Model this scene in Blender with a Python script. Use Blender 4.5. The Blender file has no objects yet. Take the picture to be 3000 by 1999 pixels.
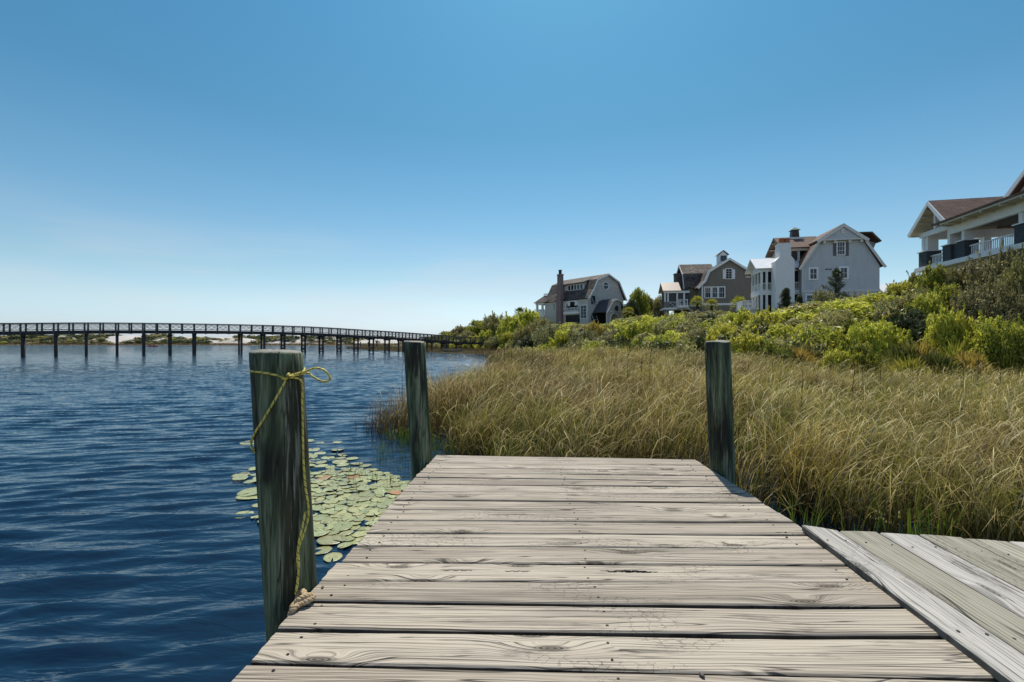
import bpy, bmesh, math, random
import numpy as np
from mathutils import Vector, Matrix, noise as mnoise

rng = np.random.default_rng(7)
random.seed(7)
scene = bpy.context.scene
COL = scene.collection
R = math.radians
F = 4000.0 / 3.0          # focal length in pixels of the 3000 px wide photograph (16 mm on 36 mm)
CAMH = 2.2                # eye above the water
DECK = 0.9                # deck above the water

# ------------------------------------------------------------------ camera, sky, sun, exposure
cam_d = bpy.data.cameras.new('camera')
cam_d.sensor_width = 36.0
cam_d.lens = 16.0
cam_d.clip_start = 0.05
cam_d.clip_end = 6000.0
cam = bpy.data.objects.new('camera', cam_d)
COL.objects.link(cam)
cam.location = (0, 0, CAMH)
cam.rotation_euler = (R(90), 0, 0)
scene.camera = cam

SUN_EL, SUN_AZ = 60.0, 7.0
world = bpy.data.worlds.new('World')
scene.world = world
world.use_nodes = True
wn = world.node_tree
wn.nodes.clear()
w_out = wn.nodes.new('ShaderNodeOutputWorld')
w_bg = wn.nodes.new('ShaderNodeBackground')
w_sky = wn.nodes.new('ShaderNodeTexSky')
w_sky.sky_type = 'NISHITA'
w_sky.sun_disc = False
w_sky.sun_elevation = R(SUN_EL)
w_sky.sun_rotation = R(SUN_AZ)
w_sky.altitude = 0
w_sky.air_density = 1.0
w_sky.dust_density = 0.6
w_sky.ozone_density = 2.0
w_tc = wn.nodes.new('ShaderNodeTexCoord')
w_sx = wn.nodes.new('ShaderNodeSeparateXYZ')
wn.links.new(w_tc.outputs['Generated'], w_sx.inputs[0])
w_rp = wn.nodes.new('ShaderNodeValToRGB')
els = [(0.0, (0.62, 0.765, 1.16)), (0.02, (0.65, 0.775, 1.06)), (0.075, (0.73, 0.79, 0.84)), (0.135, (0.645, 0.75, 0.725)), (0.28, (0.45, 0.695, 0.705)), (0.41, (0.315, 0.635, 0.66)), (0.60, (0.275, 0.655, 0.725)), (0.80, (0.62, 0.82, 0.88))]
cr_ = w_rp.color_ramp
while len(cr_.elements) < len(els): cr_.elements.new(0.5)
for e_, (p_, c_) in zip(cr_.elements, els): e_.position = p_; e_.color = (*c_, 1)
wn.links.new(w_sx.outputs[2], w_rp.inputs[0])
w_mx = wn.nodes.new('ShaderNodeMix'); w_mx.data_type = 'RGBA'; w_mx.blend_type = 'MULTIPLY'; w_mx.inputs[0].default_value = 1.0
w_bk = wn.nodes.new('ShaderNodeMapRange'); w_bk.interpolation_type = 'SMOOTHSTEP'
for i_, v_ in zip((1, 2, 3, 4), (-0.05, -0.55, 0.0, 1.0)): w_bk.inputs[i_].default_value = v_
wn.links.new(w_sx.outputs[1], w_bk.inputs[0])
w_tm = wn.nodes.new('ShaderNodeMix'); w_tm.data_type = 'RGBA'; w_tm.inputs[7].default_value = (1.05, 1.05, 1.05, 1)  # unseen sky behind the camera kept brighter to fill walls facing it
wn.links.new(w_bk.outputs[0], w_tm.inputs[0]); wn.links.new(w_rp.outputs[0], w_tm.inputs[6])
wn.links.new(w_sky.outputs[0], w_mx.inputs[6]); wn.links.new(w_tm.outputs[2], w_mx.inputs[7])
# a faint, thin veil of cloud low in the sky
w_nm = wn.nodes.new('ShaderNodeVectorMath'); w_nm.operation = 'MULTIPLY'; w_nm.inputs[1].default_value = (2.2, 2.2, 13.0)
wn.links.new(w_tc.outputs['Generated'], w_nm.inputs[0])
w_no = wn.nodes.new('ShaderNodeTexNoise'); w_no.inputs['Scale'].default_value = 1.0; w_no.inputs['Detail'].default_value = 4.0
wn.links.new(w_nm.outputs[0], w_no.inputs['Vector'])
w_nr = wn.nodes.new('ShaderNodeMapRange'); w_nr.interpolation_type = 'SMOOTHSTEP'
for i_, v_ in zip((1, 2, 3, 4), (0.42, 0.66, 0.0, 0.32)): w_nr.inputs[i_].default_value = v_
wn.links.new(w_no.outputs[0], w_nr.inputs[0])
w_zl = wn.nodes.new('ShaderNodeMapRange'); w_zl.interpolation_type = 'SMOOTHSTEP'
for i_, v_ in zip((1, 2, 3, 4), (0.26, 0.10, 0.0, 1.0)): w_zl.inputs[i_].default_value = v_
wn.links.new(w_sx.outputs[2], w_zl.inputs[0])
w_cm = wn.nodes.new('ShaderNodeMath'); w_cm.operation = 'MULTIPLY'
wn.links.new(w_nr.outputs[0], w_cm.inputs[0]); wn.links.new(w_zl.outputs[0], w_cm.inputs[1])
w_cl = wn.nodes.new('ShaderNodeMix'); w_cl.data_type = 'RGBA'; w_cl.inputs[7].default_value = (4.6, 4.7, 5.1, 1)
wn.links.new(w_cm.outputs[0], w_cl.inputs[0]); wn.links.new(w_mx.outputs[2], w_cl.inputs[6])
wn.links.new(w_cl.outputs[2], w_bg.inputs['Color'])
w_bg.inputs['Strength'].default_value = 0.113
wn.links.new(w_bg.outputs[0], w_out.inputs[0])

sun_d = bpy.data.lights.new('sun', 'SUN')
sun_d.energy = 4.0
sun_d.angle = R(0.53)
sun_d.color = (1.0, 0.93, 0.82)
sun = bpy.data.objects.new('sun', sun_d)
COL.objects.link(sun)
sdir = Vector((math.sin(R(SUN_AZ)) * math.cos(R(SUN_EL)), math.cos(R(SUN_AZ)) * math.cos(R(SUN_EL)), math.sin(R(SUN_EL))))
sun.rotation_euler = sdir.to_track_quat('Z', 'Y').to_euler()
sun.location = (0, 0, 60)

scene.view_settings.view_transform = 'Standard'
scene.view_settings.look = 'None'
scene.view_settings.exposure = 0.45
scene.view_settings.gamma = 1.0
scene.cycles.max_bounces = 8
scene.cycles.diffuse_bounces = 3
scene.cycles.glossy_bounces = 3
scene.cycles.transmission_bounces = 4
scene.cycles.sample_clamp_indirect = 6.0

# ------------------------------------------------------------------ helpers
def at(px, py, Y):
    return Vector(((px - 1500) / F * Y, Y, CAMH - (py - 1000) / F * Y))

def onz(px, py, z):
    Y = (CAMH - z) * F / (py - 1000.0)
    return Vector(((px - 1500) / F * Y, Y, z))

def topix(p):
    return 1500 + p[0] / p[1] * F, 1000 - (p[2] - CAMH) / p[1] * F

def tag(o, label=None, cat=None, group=None, kind=None):
    if label: o['label'] = label
    if cat: o['category'] = cat
    if group: o['group'] = group
    if kind: o['kind'] = kind
    return o

def empty(name, loc=(0, 0, 0), rz=0.0):
    o = bpy.data.objects.new(name, None)
    o.empty_display_size = 0.2
    COL.objects.link(o)
    o.location = loc
    o.rotation_euler = (0, 0, rz)
    return o

def link_mesh(name, me, mat=None, parent=None, smooth=False):
    o = bpy.data.objects.new(name, me)
    COL.objects.link(o)
    if mat is not None:
        for m in (mat if isinstance(mat, (list, tuple)) else [mat]):
            me.materials.append(m)
    if parent is not None:
        o.parent = parent
    if smooth:
        me.polygons.foreach_set('use_smooth', np.ones(len(me.polygons), dtype=bool))
    return o

def fastmesh(name, V, Fc, col=None, uv=None, matidx=None):
    V = np.asarray(V, dtype=np.float32); Fc = np.asarray(Fc, dtype=np.int32)
    me = bpy.data.meshes.new(name)
    n, k = Fc.shape
    me.vertices.add(len(V)); me.vertices.foreach_set('co', V.ravel())
    me.loops.add(n * k); me.loops.foreach_set('vertex_index', Fc.ravel())
    me.polygons.add(n)
    me.polygons.foreach_set('loop_start', np.arange(0, n * k, k, dtype=np.int32))
    if matidx is not None:
        me.polygons.foreach_set('material_index', np.asarray(matidx, dtype=np.int32))
    if col is not None:
        a = me.attributes.new('Col', 'FLOAT_COLOR', 'POINT')
        c = np.ones((len(V), 4), dtype=np.float32); c[:, :3] = col
        a.data.foreach_set('color', c.ravel())
    if uv is not None:
        l = me.uv_layers.new(name='UVMap')
        l.data.foreach_set('uv', np.asarray(uv, dtype=np.float32)[Fc.ravel()].ravel())
    me.update(calc_edges=True)
    return me

class MB:
    """collects boxes, prisms, tubes -> one mesh object"""
    def __init__(s): s.v = []; s.f = []; s.m = []
    def add(s, vs, fs, mi=0):
        b = len(s.v); s.v += [tuple(x) for x in vs]
        s.f += [tuple(b + i for i in f) for f in fs]; s.m += [mi] * len(fs)
    def box(s, x0, x1, y0, y1, z0, z1, mi=0):
        v = [(x0, y0, z0), (x1, y0, z0), (x1, y1, z0), (x0, y1, z0), (x0, y0, z1), (x1, y0, z1), (x1, y1, z1), (x0, y1, z1)]
        s.add(v, [(0, 3, 2, 1), (4, 5, 6, 7), (0, 1, 5, 4), (1, 2, 6, 5), (2, 3, 7, 6), (3, 0, 4, 7)], mi)
    def prism_y(s, poly, y0, y1, mi=0):
        n = len(poly)
        v = [(x, y0, z) for x, z in poly] + [(x, y1, z) for x, z in poly]
        f = [tuple(range(n)), tuple(range(2 * n - 1, n - 1, -1))] + [(i, (i + 1) % n + 0, (i + 1) % n + n, i + n)[::-1] for i in range(n)]
        s.add(v, f, mi)
    def prism_x(s, poly, x0, x1, mi=0):
        n = len(poly)
        v = [(x0, y, z) for y, z in poly] + [(x1, y, z) for y, z in poly]
        f = [tuple(range(n)), tuple(range(2 * n - 1, n - 1, -1))] + [(i, (i + 1) % n, (i + 1) % n + n, i + n)[::-1] for i in range(n)]
        s.add(v, f, mi)
    def strip(s, pts, a0, a1, th, axis='y', mi=0):
        """polyline in (h,z) thickened upward by th and extruded along axis"""
        n = len(pts); off = []
        for i in range(n):
            d = Vector((0, 0))
            for j in (i - 1, i):
                if 0 <= j < n - 1:
                    e = Vector(pts[j + 1]) - Vector(pts[j]); e.normalize(); d += Vector((-e.y, e.x))
            d.normalize()
            if d.y < 0: d = -d
            off.append((pts[i][0] + d.x * th, pts[i][1] + d.y * th))
        P = lambda p, a: (p[0], a, p[1]) if axis == 'y' else (a, p[0], p[1])
        v = [P(p, a0) for p in pts] + [P(p, a0) for p in off] + [P(p, a1) for p in pts] + [P(p, a1) for p in off]
        f = []
        for i in range(n - 1):
            f += [(i, i + 1, n + i + 1, n + i), (2 * n + i, 3 * n + i, 3 * n + i + 1, 2 * n + i + 1),
                  (n + i, n + i + 1, 3 * n + i + 1, 3 * n + i), (i, 2 * n + i, 2 * n + i + 1, i + 1)]
        f += [(0, n, 3 * n, 2 * n), (n - 1, 3 * n - 1, 4 * n - 1, 2 * n - 1)]
        s.add(v, f, mi)
    def bar(s, p, q, w, h=None, mi=0, up=(0, 0, 1)):
        h = h or w
        p = Vector(p); q = Vector(q); d = (q - p)
        if d.length < 1e-6: return
        d.normalize(); u = Vector(up)
        if abs(d.dot(u)) > 0.98: u = Vector((0, 1, 0))
        r = d.cross(u).normalized() * (w / 2); t = r.cross(d).normalized() * (h / 2)
        v = [p - r - t, p + r - t, p + r + t, p - r + t, q - r - t, q + r - t, q + r + t, q - r + t]
        s.add(v, [(0, 3, 2, 1), (4, 5, 6, 7), (0, 1, 5, 4), (1, 2, 6, 5), (2, 3, 7, 6), (3, 0, 4, 7)], mi)
    def tube(s, pts, rad, n=8, mi=0):
        pts = [Vector(p) for p in pts]
        if not hasattr(rad, '__len__'): rad = [rad] * len(pts)
        vs = []; prev = None
        for i, p in enumerate(pts):
            d = (pts[min(i + 1, len(pts) - 1)] - pts[max(i - 1, 0)]).normalized()
            if prev is None:
                a = d.orthogonal().normalized()
            else:
                a = (prev - d * prev.dot(d)).normalized()
            prev = a; b = d.cross(a)
            for k in range(n):
                t = 2 * math.pi * k / n
                vs.append(p + (a * math.cos(t) + b * math.sin(t)) * rad[i])
        fs = []
        for i in range(len(pts) - 1):
            for k in range(n):
                fs.append((i * n + k, i * n + (k + 1) % n, (i + 1) * n + (k + 1) % n, (i + 1) * n + k))
        fs += [tuple(range(n))[::-1], tuple(range((len(pts) - 1) * n, len(pts) * n))]
        s.add(vs, fs, mi)
    def build(s, name, mat, parent=None, smooth=False):
        me = bpy.data.meshes.new(name)
        me.from_pydata(s.v, [], s.f)
        me.polygons.foreach_set('material_index', s.m)
        bm = bmesh.new(); bm.from_mesh(me); bmesh.ops.recalc_face_normals(bm, faces=bm.faces); bm.to_mesh(me); bm.free()
        return link_mesh(name, me, mat, parent, smooth)

# ------------------------------------------------------------------ materials
MATS = {}
def new_mat(name):
    m = bpy.data.materials.new(name); m.use_nodes = True
    nt = m.node_tree; nt.nodes.clear()
    out = nt.nodes.new('ShaderNodeOutputMaterial')
    return m, nt, out

class G:
    """tiny node-graph builder"""
    def __init__(s, nt): s.nt = nt
    def n(s, t, **kw):
        x = s.nt.nodes.new(t)
        for k, v in kw.items(): setattr(x, k, v)
        return x
    def set(s, sock, v):
        if isinstance(v, bpy.types.NodeSocket): s.nt.links.new(v, sock)
        else: sock.default_value = v
    def math(s, op, a, b=0.0, c=None, clamp=False):
        x = s.n('ShaderNodeMath', operation=op); x.use_clamp = clamp
        s.set(x.inputs[0], a); s.set(x.inputs[1], b)
        if c is not None: s.set(x.inputs[2], c)
        return x.outputs[0]
    def noise(s, vec, scale=1.0, detail=3.0, rough=0.55, dist=0.0, w=None):
        x = s.n('ShaderNodeTexNoise')
        s.set(x.inputs['Vector'], vec); x.inputs['Scale'].default_value = scale
        x.inputs['Detail'].default_value = detail; x.inputs['Roughness'].default_value = rough
        x.inputs['Distortion'].default_value = dist
        return x.outputs[0]
    def vor(s, vec, scale=1.0, feature='F1', rand=1.0):
        x = s.n('ShaderNodeTexVoronoi', feature=feature); x.voronoi_dimensions = '2D'
        s.set(x.inputs['Vector'], vec); x.inputs['Scale'].default_value = scale
        x.inputs['Randomness'].default_value = rand
        return x
    def map(s, v, a0, a1, b0=0.0, b1=1.0, smooth=True):
        x = s.n('ShaderNodeMapRange'); x.interpolation_type = 'SMOOTHSTEP' if smooth else 'LINEAR'
        s.set(x.inputs['Value'], v)
        for i, q in zip((1, 2, 3, 4), (a0, a1, b0, b1)): s.set(x.inputs[i], q)
        return x.outputs[0]
    def mix(s, f, a, b, mode='MIX'):
        x = s.n('ShaderNodeMix', data_type='RGBA', blend_type=mode)
        s.set(x.inputs['Factor'], f)
        for sock, v in ((x.inputs[6], a), (x.inputs[7], b)):
            s.set(sock, v if isinstance(v, bpy.types.NodeSocket) else (*v, 1.0))
        return x.outputs[2]
    def mul(s, vec, sc):
        x = s.n('ShaderNodeVectorMath', operation='MULTIPLY'); s.set(x.inputs[0], vec); x.inputs[1].default_value = sc
        return x.outputs[0]
    def addv(s, a, b):
        x = s.n('ShaderNodeVectorMath', operation='ADD'); s.set(x.inputs[0], a); s.set(x.inputs[1], b)
        return x.outputs[0]
    def xyz(s, x, y, z):
        c = s.n('ShaderNodeCombineXYZ')
        for i, v in enumerate((x, y, z)): s.set(c.inputs[i], v)
        return c.outputs[0]
    def sep(s, v):
        c = s.n('ShaderNodeSeparateXYZ'); s.set(c.inputs[0], v); return c.outputs
    def obj(s): return s.n('ShaderNodeTexCoord').outputs['Object']
    def bump(s, h, strength=0.3, dist=0.02):
        x = s.n('ShaderNodeBump'); x.inputs['Strength'].default_value = strength; x.inputs['Distance'].default_value = dist
        s.set(x.inputs['Height'], h); return x.outputs[0]
    def bsdf(s, out, col, rough=0.7, spec=0.5, bump=None, metal=0.0):
        p = s.n('ShaderNodeBsdfPrincipled')
        s.set(p.inputs['Base Color'], col if isinstance(col, bpy.types.NodeSocket) else (*col, 1.0))
        s.set(p.inputs['Roughness'], rough); p.inputs['Specular IOR Level'].default_value = spec
        p.inputs['Metallic'].default_value = metal
        if bump is not None: s.set(p.inputs['Normal'], bump)
        if out is not None: s.nt.links.new(p.outputs[0], out.inputs[0])
        return p

def plain(name, c1, c2=None, scale=3.0, rough=0.7, spec=0.3, stretch=(1, 1, 1), bump=0.15, metal=0.0):
    if name in MATS: return MATS[name]
    m, nt, out = new_mat(name); g = G(nt)
    c2 = c2 or tuple(x * 0.8 for x in c1)
    n = g.noise(g.mul(g.obj(), stretch), scale, 5.0, 0.6)
    g.bsdf(out, g.mix(g.map(n, 0.3, 0.7), c1, c2), rough, spec, g.bump(n, bump, 0.01), metal)
    MATS[name] = m; return m

def siding(name, c1, c2, course=0.2, width=0.22, dark=0.55):
    """shingle / lap siding: courses along z, shingle joints along x+y"""
    if name in MATS: return MATS[name]
    m, nt, out = new_mat(name); g = G(nt)
    x, y, z = g.sep(g.obj())
    u = g.math('ADD', x, y)
    b = g.n('ShaderNodeTexBrick'); b.offset = 0.5
    g.set(b.inputs['Vector'], g.xyz(u, z, 0.0))
    b.inputs['Scale'].default_value = 1.0
    b.inputs['Brick Width'].default_value = width; b.inputs['Row Height'].default_value = course
    b.inputs['Mortar Size'].default_value = 0.012; b.inputs['Mortar Smooth'].default_value = 0.4
    b.inputs['Color1'].default_value = (*c1, 1); b.inputs['Color2'].default_value = (*c2, 1)
    b.inputs['Mortar'].default_value = (*[q * dark for q in c2], 1)
    n = g.noise(g.obj(), 0.7, 4.0)
    n2 = g.noise(g.mul(g.obj(), (1.6, 1.6, 0.35)), 1.0, 4.0, 0.65)
    col = g.mix(g.map(n, 0.35, 0.7), b.outputs['Color'], g.mix(0.75, b.outputs['Color'], c2))
    col = g.mix(g.math('MULTIPLY', g.map(n2, 0.48, 0.75), 0.4), col, tuple(q * 0.62 for q in c2))
    fr = g.math('FRACT', g.math('DIVIDE', z, course))
    hgt = g.math('ADD', g.math('MULTIPLY', g.math('SUBTRACT', 1.0, fr), 0.6), g.math('MULTIPLY', b.outputs['Fac'], -0.5))
    g.bsdf(out, col, 0.8, 0.2, g.bump(hgt, 0.6, 0.02))
    MATS[name] = m; return m

def leaf_mat(name, c1, c2, trans=0.45, rough=0.5, spec=0.35):
    if name in MATS: return MATS[name]
    m, nt, out = new_mat(name); g = G(nt)
    geo = g.n('ShaderNodeNewGeometry')
    rnd = geo.outputs['Random Per Island']
    oi = g.n('ShaderNodeObjectInfo').outputs['Random']
    n = g.noise(g.obj(), 1.6, 2.0)
    f = g.math('ADD', g.math('MULTIPLY', rnd, 0.75), g.math('MULTIPLY', n, 0.35), clamp=True)
    col = g.mix(f, c1, c2)
    hs = g.n('ShaderNodeHueSaturation')
    g.set(hs.inputs['Hue'], g.map(oi, 0, 1, 0.488, 0.512, False))
    g.set(hs.inputs['Value'], g.map(g.math('FRACT', g.math('MULTIPLY', oi, 7.3)), 0, 1, 0.85, 1.15, False))
    g.set(hs.inputs['Color'], col)
    p = g.bsdf(None, hs.outputs[0], rough, spec)
    t = g.n('ShaderNodeBsdfTranslucent'); g.set(t.inputs['Color'], hs.outputs[0])
    mx = g.n('ShaderNodeMixShader'); mx.inputs[0].default_value = trans
    nt.links.new(p.outputs[0], mx.inputs[1]); nt.links.new(t.outputs[0], mx.inputs[2]); nt.links.new(mx.outputs[0], out.inputs[0])
    MATS[name] = m; return m

def blade_mat(name, trans=0.4, rough=0.4, spec=0.5):
    if name in MATS: return MATS[name]
    m, nt, out = new_mat(name); g = G(nt)
    a = g.n('ShaderNodeAttribute', attribute_name='Col').outputs['Color']
    p = g.bsdf(None, a, rough, spec)
    t = g.n('ShaderNodeBsdfTranslucent'); g.set(t.inputs['Color'], a)
    mx = g.n('ShaderNodeMixShader'); mx.inputs[0].default_value = trans
    nt.links.new(p.outputs[0], mx.inputs[1]); nt.links.new(t.outputs[0], mx.inputs[2]); nt.links.new(mx.outputs[0], out.inputs[0])
    MATS[name] = m; return m

def deckwood(name, light, mid, dark, knots=1.0, stain=1.0):
    """weathered plank: object x runs along the plank"""
    if name in MATS: return MATS[name]
    m, nt, out = new_mat(name); g = G(nt)
    oi = g.n('ShaderNodeObjectInfo').outputs['Random']
    p = g.addv(g.obj(), g.xyz(g.math('MULTIPLY', oi, 37.0), g.math('MULTIPLY', oi, 91.0), 0.0))
    x, y, z = g.sep(p)
    p2 = g.xyz(x, y, 0.0)
    # knots
    vk = g.vor(g.mul(p2, (1.25, 5.2, 1)), 1.0)
    kd = vk.outputs['Distance']
    kc = g.sep(vk.outputs['Color'])[0]
    km = g.map(kc, 0.55, 0.6)
    kb = g.math('MULTIPLY', g.map(kd, 0.0, 0.42, 1.0, 0.0), km)
    warp = g.math('MULTIPLY', g.math('SUBTRACT', g.noise(g.mul(p2, (0.9, 4.5, 1)), 1.0, 2.0), 0.5), 0.06)
    gy = g.math('ADD', g.math('ADD', y, warp), g.math('MULTIPLY', kb, 0.055 * knots))
    # growth-ring lines, fibres and broad bands
    g1 = g.noise(g.xyz(g.math('MULTIPLY', x, 0.55), g.math('MULTIPLY', gy, 130.0), 0.0), 1.0, 4.0, 0.65)
    g2 = g.noise(g.xyz(g.math('MULTIPLY', x, 2.6), g.math('MULTIPLY', gy, 220.0), 3.0), 1.0, 2.0, 0.6)
    g3 = g.noise(g.xyz(g.math('MULTIPLY', x, 0.35), g.math('MULTIPLY', gy, 17.0), 7.0), 1.0, 2.0, 0.5)
    tone = g.noise(g.mul(p2, (0.8, 3.0, 1)), 1.0, 3.0)
    rf = g.math('ADD', g.math('MULTIPLY', gy, 52.0), g.math('MULTIPLY', g.noise(g.mul(p2, (0.45, 2.6, 1)), 1.0, 2.0), 7.0))
    ff = g.math('FRACT', rf)
    late = g.math('MULTIPLY', g.map(ff, 0.25, 0.88), g.map(ff, 0.90, 0.98, 1.0, 0.0))
    late = g.math('MULTIPLY', late, g.map(g.noise(g.mul(p2, (1.1, 7.0, 1)), 1.0, 3.0), 0.36, 0.62))
    pl = g.map(g.math('FRACT', g.math('MULTIPLY', oi, 13.7)), 0, 1, -0.26, 0.24, False)
    f = g.math('ADD', g.math('ADD', g.math('MULTIPLY', g.map(g1, 0.40, 0.64), 0.65), pl), g.math('ADD', g.math('MULTIPLY', g.map(g2, 0.42, 0.7), 0.25), g.math('MULTIPLY', late, 0.75)), clamp=True)
    col = g.mix(f, light, mid)
    band = g.math('MULTIPLY', g.map(g3, 0.54, 0.66), g.map(tone, 0.42, 0.58))
    col = g.mix(g.math('MULTIPLY', band, 0.42), col, dark)
    col = g.mix(g.math('MULTIPLY', g.map(g1, 0.545, 0.64), 0.8), col, tuple(q * 0.7 for q in dark))
    # dark weather stains
    st = g.noise(g.mul(p2, (2.3, 11.0, 1)), 1.0, 4.0, 0.65)
    sm = g.math('MULTIPLY', g.map(st, 0.56, 0.68), g.map(g1, 0.35, 0.62))
    col = g.mix(g.math('MULTIPLY', sm, 0.75 * stain), col, tuple(q * 0.6 for q in dark))
    # long checks along the grain
    ck = g.noise(g.xyz(g.math('MULTIPLY', x, 0.7), g.math('MULTIPLY', gy, 24.0), 11.0), 1.0, 1.0, 0.4)
    cm = g.noise(g.mul(p2, (1.6, 9.0, 1)), 1.0, 2.0)
    line = g.math('MULTIPLY', g.map(g.math('ABSOLUTE', g.math('SUBTRACT', ck, 0.47)), 0.0, 0.018, 1.0, 0.0), g.map(cm, 0.44, 0.55))
    # short cross cracks in patches
    xc = g.vor(g.addv(g.mul(p2, (16.0, 26.0, 1)), g.mul(g.xyz(g.noise(g.mul(p2, (40, 40, 1)), 1.0, 2.0), g2, 0.0), (0.9, 0.9, 0))), 1.0, 'DISTANCE_TO_EDGE').outputs['Distance']
    xm = g.noise(g.mul(p2, (1.1, 3.6, 1)), 1.0, 1.0)
    xl = g.math('MULTIPLY', g.map(xc, 0.0, 0.035, 1.0, 0.0), g.map(xm, 0.56, 0.64))
    cr = g.math('MAXIMUM', line, g.math('MULTIPLY', xl, 0.75))
    # knot hearts
    kr = g.math('MULTIPLY', g.map(kd, 0.05, 0.13, 1.0, 0.0), km)
    ring = g.math('SINE', g.math('MULTIPLY', kd, 190.0))
    kcol = g.mix(g.map(ring, -0.4, 0.8), tuple(q * 0.35 for q in dark), tuple(q * 0.8 for q in mid))
    col = g.mix(g.math('MULTIPLY', kr, 0.9), col, kcol)
    col = g.mix(g.math('MULTIPLY', cr, 0.9), col, (0.02, 0.018, 0.015))
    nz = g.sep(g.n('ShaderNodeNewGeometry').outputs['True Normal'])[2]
    col = g.mix(g.map(nz, 0.25, 0.8, 0.78, 0.0), col, tuple(q * 0.5 for q in dark))      # sawn edges: grime, with the shade of the gaps painted into the colour
    hgt = g.math('SUBTRACT', g.math('ADD', g.math('MULTIPLY', g1, -0.35), g.math('MULTIPLY', g2, -0.15)), g.math('ADD', cr, g.math('MULTIPLY', kr, 0.3)))
    g.bsdf(out, col, 0.75, 0.25, g.bump(hgt, 0.55, 0.006))
    MATS[name] = m; return m

def pilewood(name='pile_wood'):
    m, nt, out = new_mat(name); g = G(nt)
    oi = g.n('ShaderNodeObjectInfo').outputs['Random']
    p = g.addv(g.obj(), g.xyz(g.math('MULTIPLY', oi, 31.0), g.math('MULTIPLY', oi, 17.0), 0.0))
    a = g.noise(g.mul(p, (14, 14, 1.3)), 1.0, 5.0, 0.65, 0.4)
    b = g.noise(g.mul(p, (7, 7, 0.9)), 1.0, 3.0, 0.6, 0.8)
    c = g.noise(g.mul(p, (60, 60, 2.0)), 1.0, 3.0, 0.6)
    d = g.noise(g.mul(p, (3, 3, 1.2)), 1.0, 3.0)
    col = g.mix(g.map(a, 0.38, 0.62), (0.026, 0.037, 0.018), (0.118, 0.158, 0.082))
    col = g.mix(g.math('MULTIPLY', g.map(b, 0.48, 0.58), 0.85), col, (0.010, 0.009, 0.006))
    col = g.mix(g.math('MULTIPLY', g.math('MULTIPLY', g.map(c, 0.48, 0.62), g.map(a, 0.42, 0.60)), 0.8), col, (0.21, 0.22, 0.165))
    col = g.mix(g.math('MULTIPLY', g.map(d, 0.54, 0.7), 0.5), col, (0.075, 0.07, 0.03))
    e = g.noise(g.mul(p, (26, 26, 1.1)), 1.0, 2.0, 0.5)
    chk = g.math('MULTIPLY', g.map(g.math('ABSOLUTE', g.math('SUBTRACT', e, 0.5)), 0.0, 0.022, 1.0, 0.0), g.map(d, 0.42, 0.55))
    col = g.mix(g.math('MULTIPLY', chk, 0.85), col, (0.006, 0.006, 0.004))
    nz = g.sep(g.n('ShaderNodeNewGeometry').outputs['Normal'])[2]
    top = g.map(nz, 0.6, 0.9)
    col = g.mix(top, col, g.mix(c, (0.27, 0.26, 0.215), (0.13, 0.135, 0.10)))
    hg = g.math('SUBTRACT', g.math('ADD', g.math('MULTIPLY', a, 0.8), g.math('MULTIPLY', c, 0.5)), chk)
    g.bsdf(out, col, 0.72, 0.3, g.bump(hg, 0.7, 0.012))
    MATS[name] = m; return m

white_paint = plain('white_paint', (0.78, 0.77, 0.75), (0.70, 0.70, 0.68), 4.0, 0.5, 0.4, bump=0.03)
trim_paint = plain('trim_paint', (0.62, 0.61, 0.57), (0.54, 0.53, 0.49), 4.0, 0.6, 0.3, bump=0.03)
siding_blue = siding('siding_blue', (0.55, 0.575, 0.58), (0.48, 0.51, 0.52), 0.2, 0.25, 0.6)
siding_brown = siding('siding_brown', (0.255, 0.228, 0.185), (0.205, 0.183, 0.148), 0.19, 0.2, 0.55)
siding_pale = siding('siding_pale', (0.60, 0.575, 0.535), (0.49, 0.465, 0.425), 0.19, 0.2, 0.6)
shingle_slate = siding('shingle_slate', (0.085, 0.092, 0.10), (0.06, 0.064, 0.072), 0.22, 0.28, 0.5)
roof_brown = siding('roof_brown', (0.20, 0.135, 0.105), (0.13, 0.088, 0.07), 0.18, 0.3, 0.5)
roof_cedar = siding('roof_cedar', (0.22, 0.18, 0.148), (0.040, 0.033, 0.030), 0.2, 0.22, 0.4)
metal_white = plain('metal_white_roof', (0.72, 0.73, 0.74), (0.66, 0.67, 0.68), 1.5, 0.35, 0.5, bump=0.02, metal=0.0)
metal_tan = plain('metal_tan_roof', (0.40, 0.31, 0.24), (0.33, 0.25, 0.19), 2.0, 0.45, 0.5, stretch=(6, 1, 1), bump=0.03)
stucco = plain('white_stucco', (0.74, 0.74, 0.73), (0.66, 0.66, 0.65), 7.0, 0.85, 0.2, bump=0.5)
soffit_mat = plain('soffit_wood', (0.55, 0.50, 0.40), (0.46, 0.42, 0.33), 3.0, 0.7, 0.2, bump=0.03)
brick_pink = siding('brick_pink', (0.31, 0.225, 0.21), (0.20, 0.145, 0.14), 0.1, 0.26, 1.3)
stone_dark = siding('stone_dark', (0.16, 0.14, 0.13), (0.07, 0.066, 0.064), 0.22, 0.34, 1.5)
terracotta = plain('terracotta', (0.36, 0.12, 0.055), (0.26, 0.085, 0.04), 5.0)
iron_dark = plain('dark_iron', (0.035, 0.026, 0.024), (0.02, 0.016, 0.015), 5.0, 0.5, 0.4)
copper_green = plain('weathered_copper', (0.12, 0.19, 0.15), (0.09, 0.13, 0.11), 5.0, 0.6)
shutter_grey = plain('shutter_grey', (0.13, 0.125, 0.125), (0.10, 0.095, 0.095), 4.0)
screen_dark = plain('screen_dark', (0.022, 0.022, 0.024), (0.014, 0.014, 0.015), 4.0, 0.6, 0.3, bump=0.02)
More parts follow.
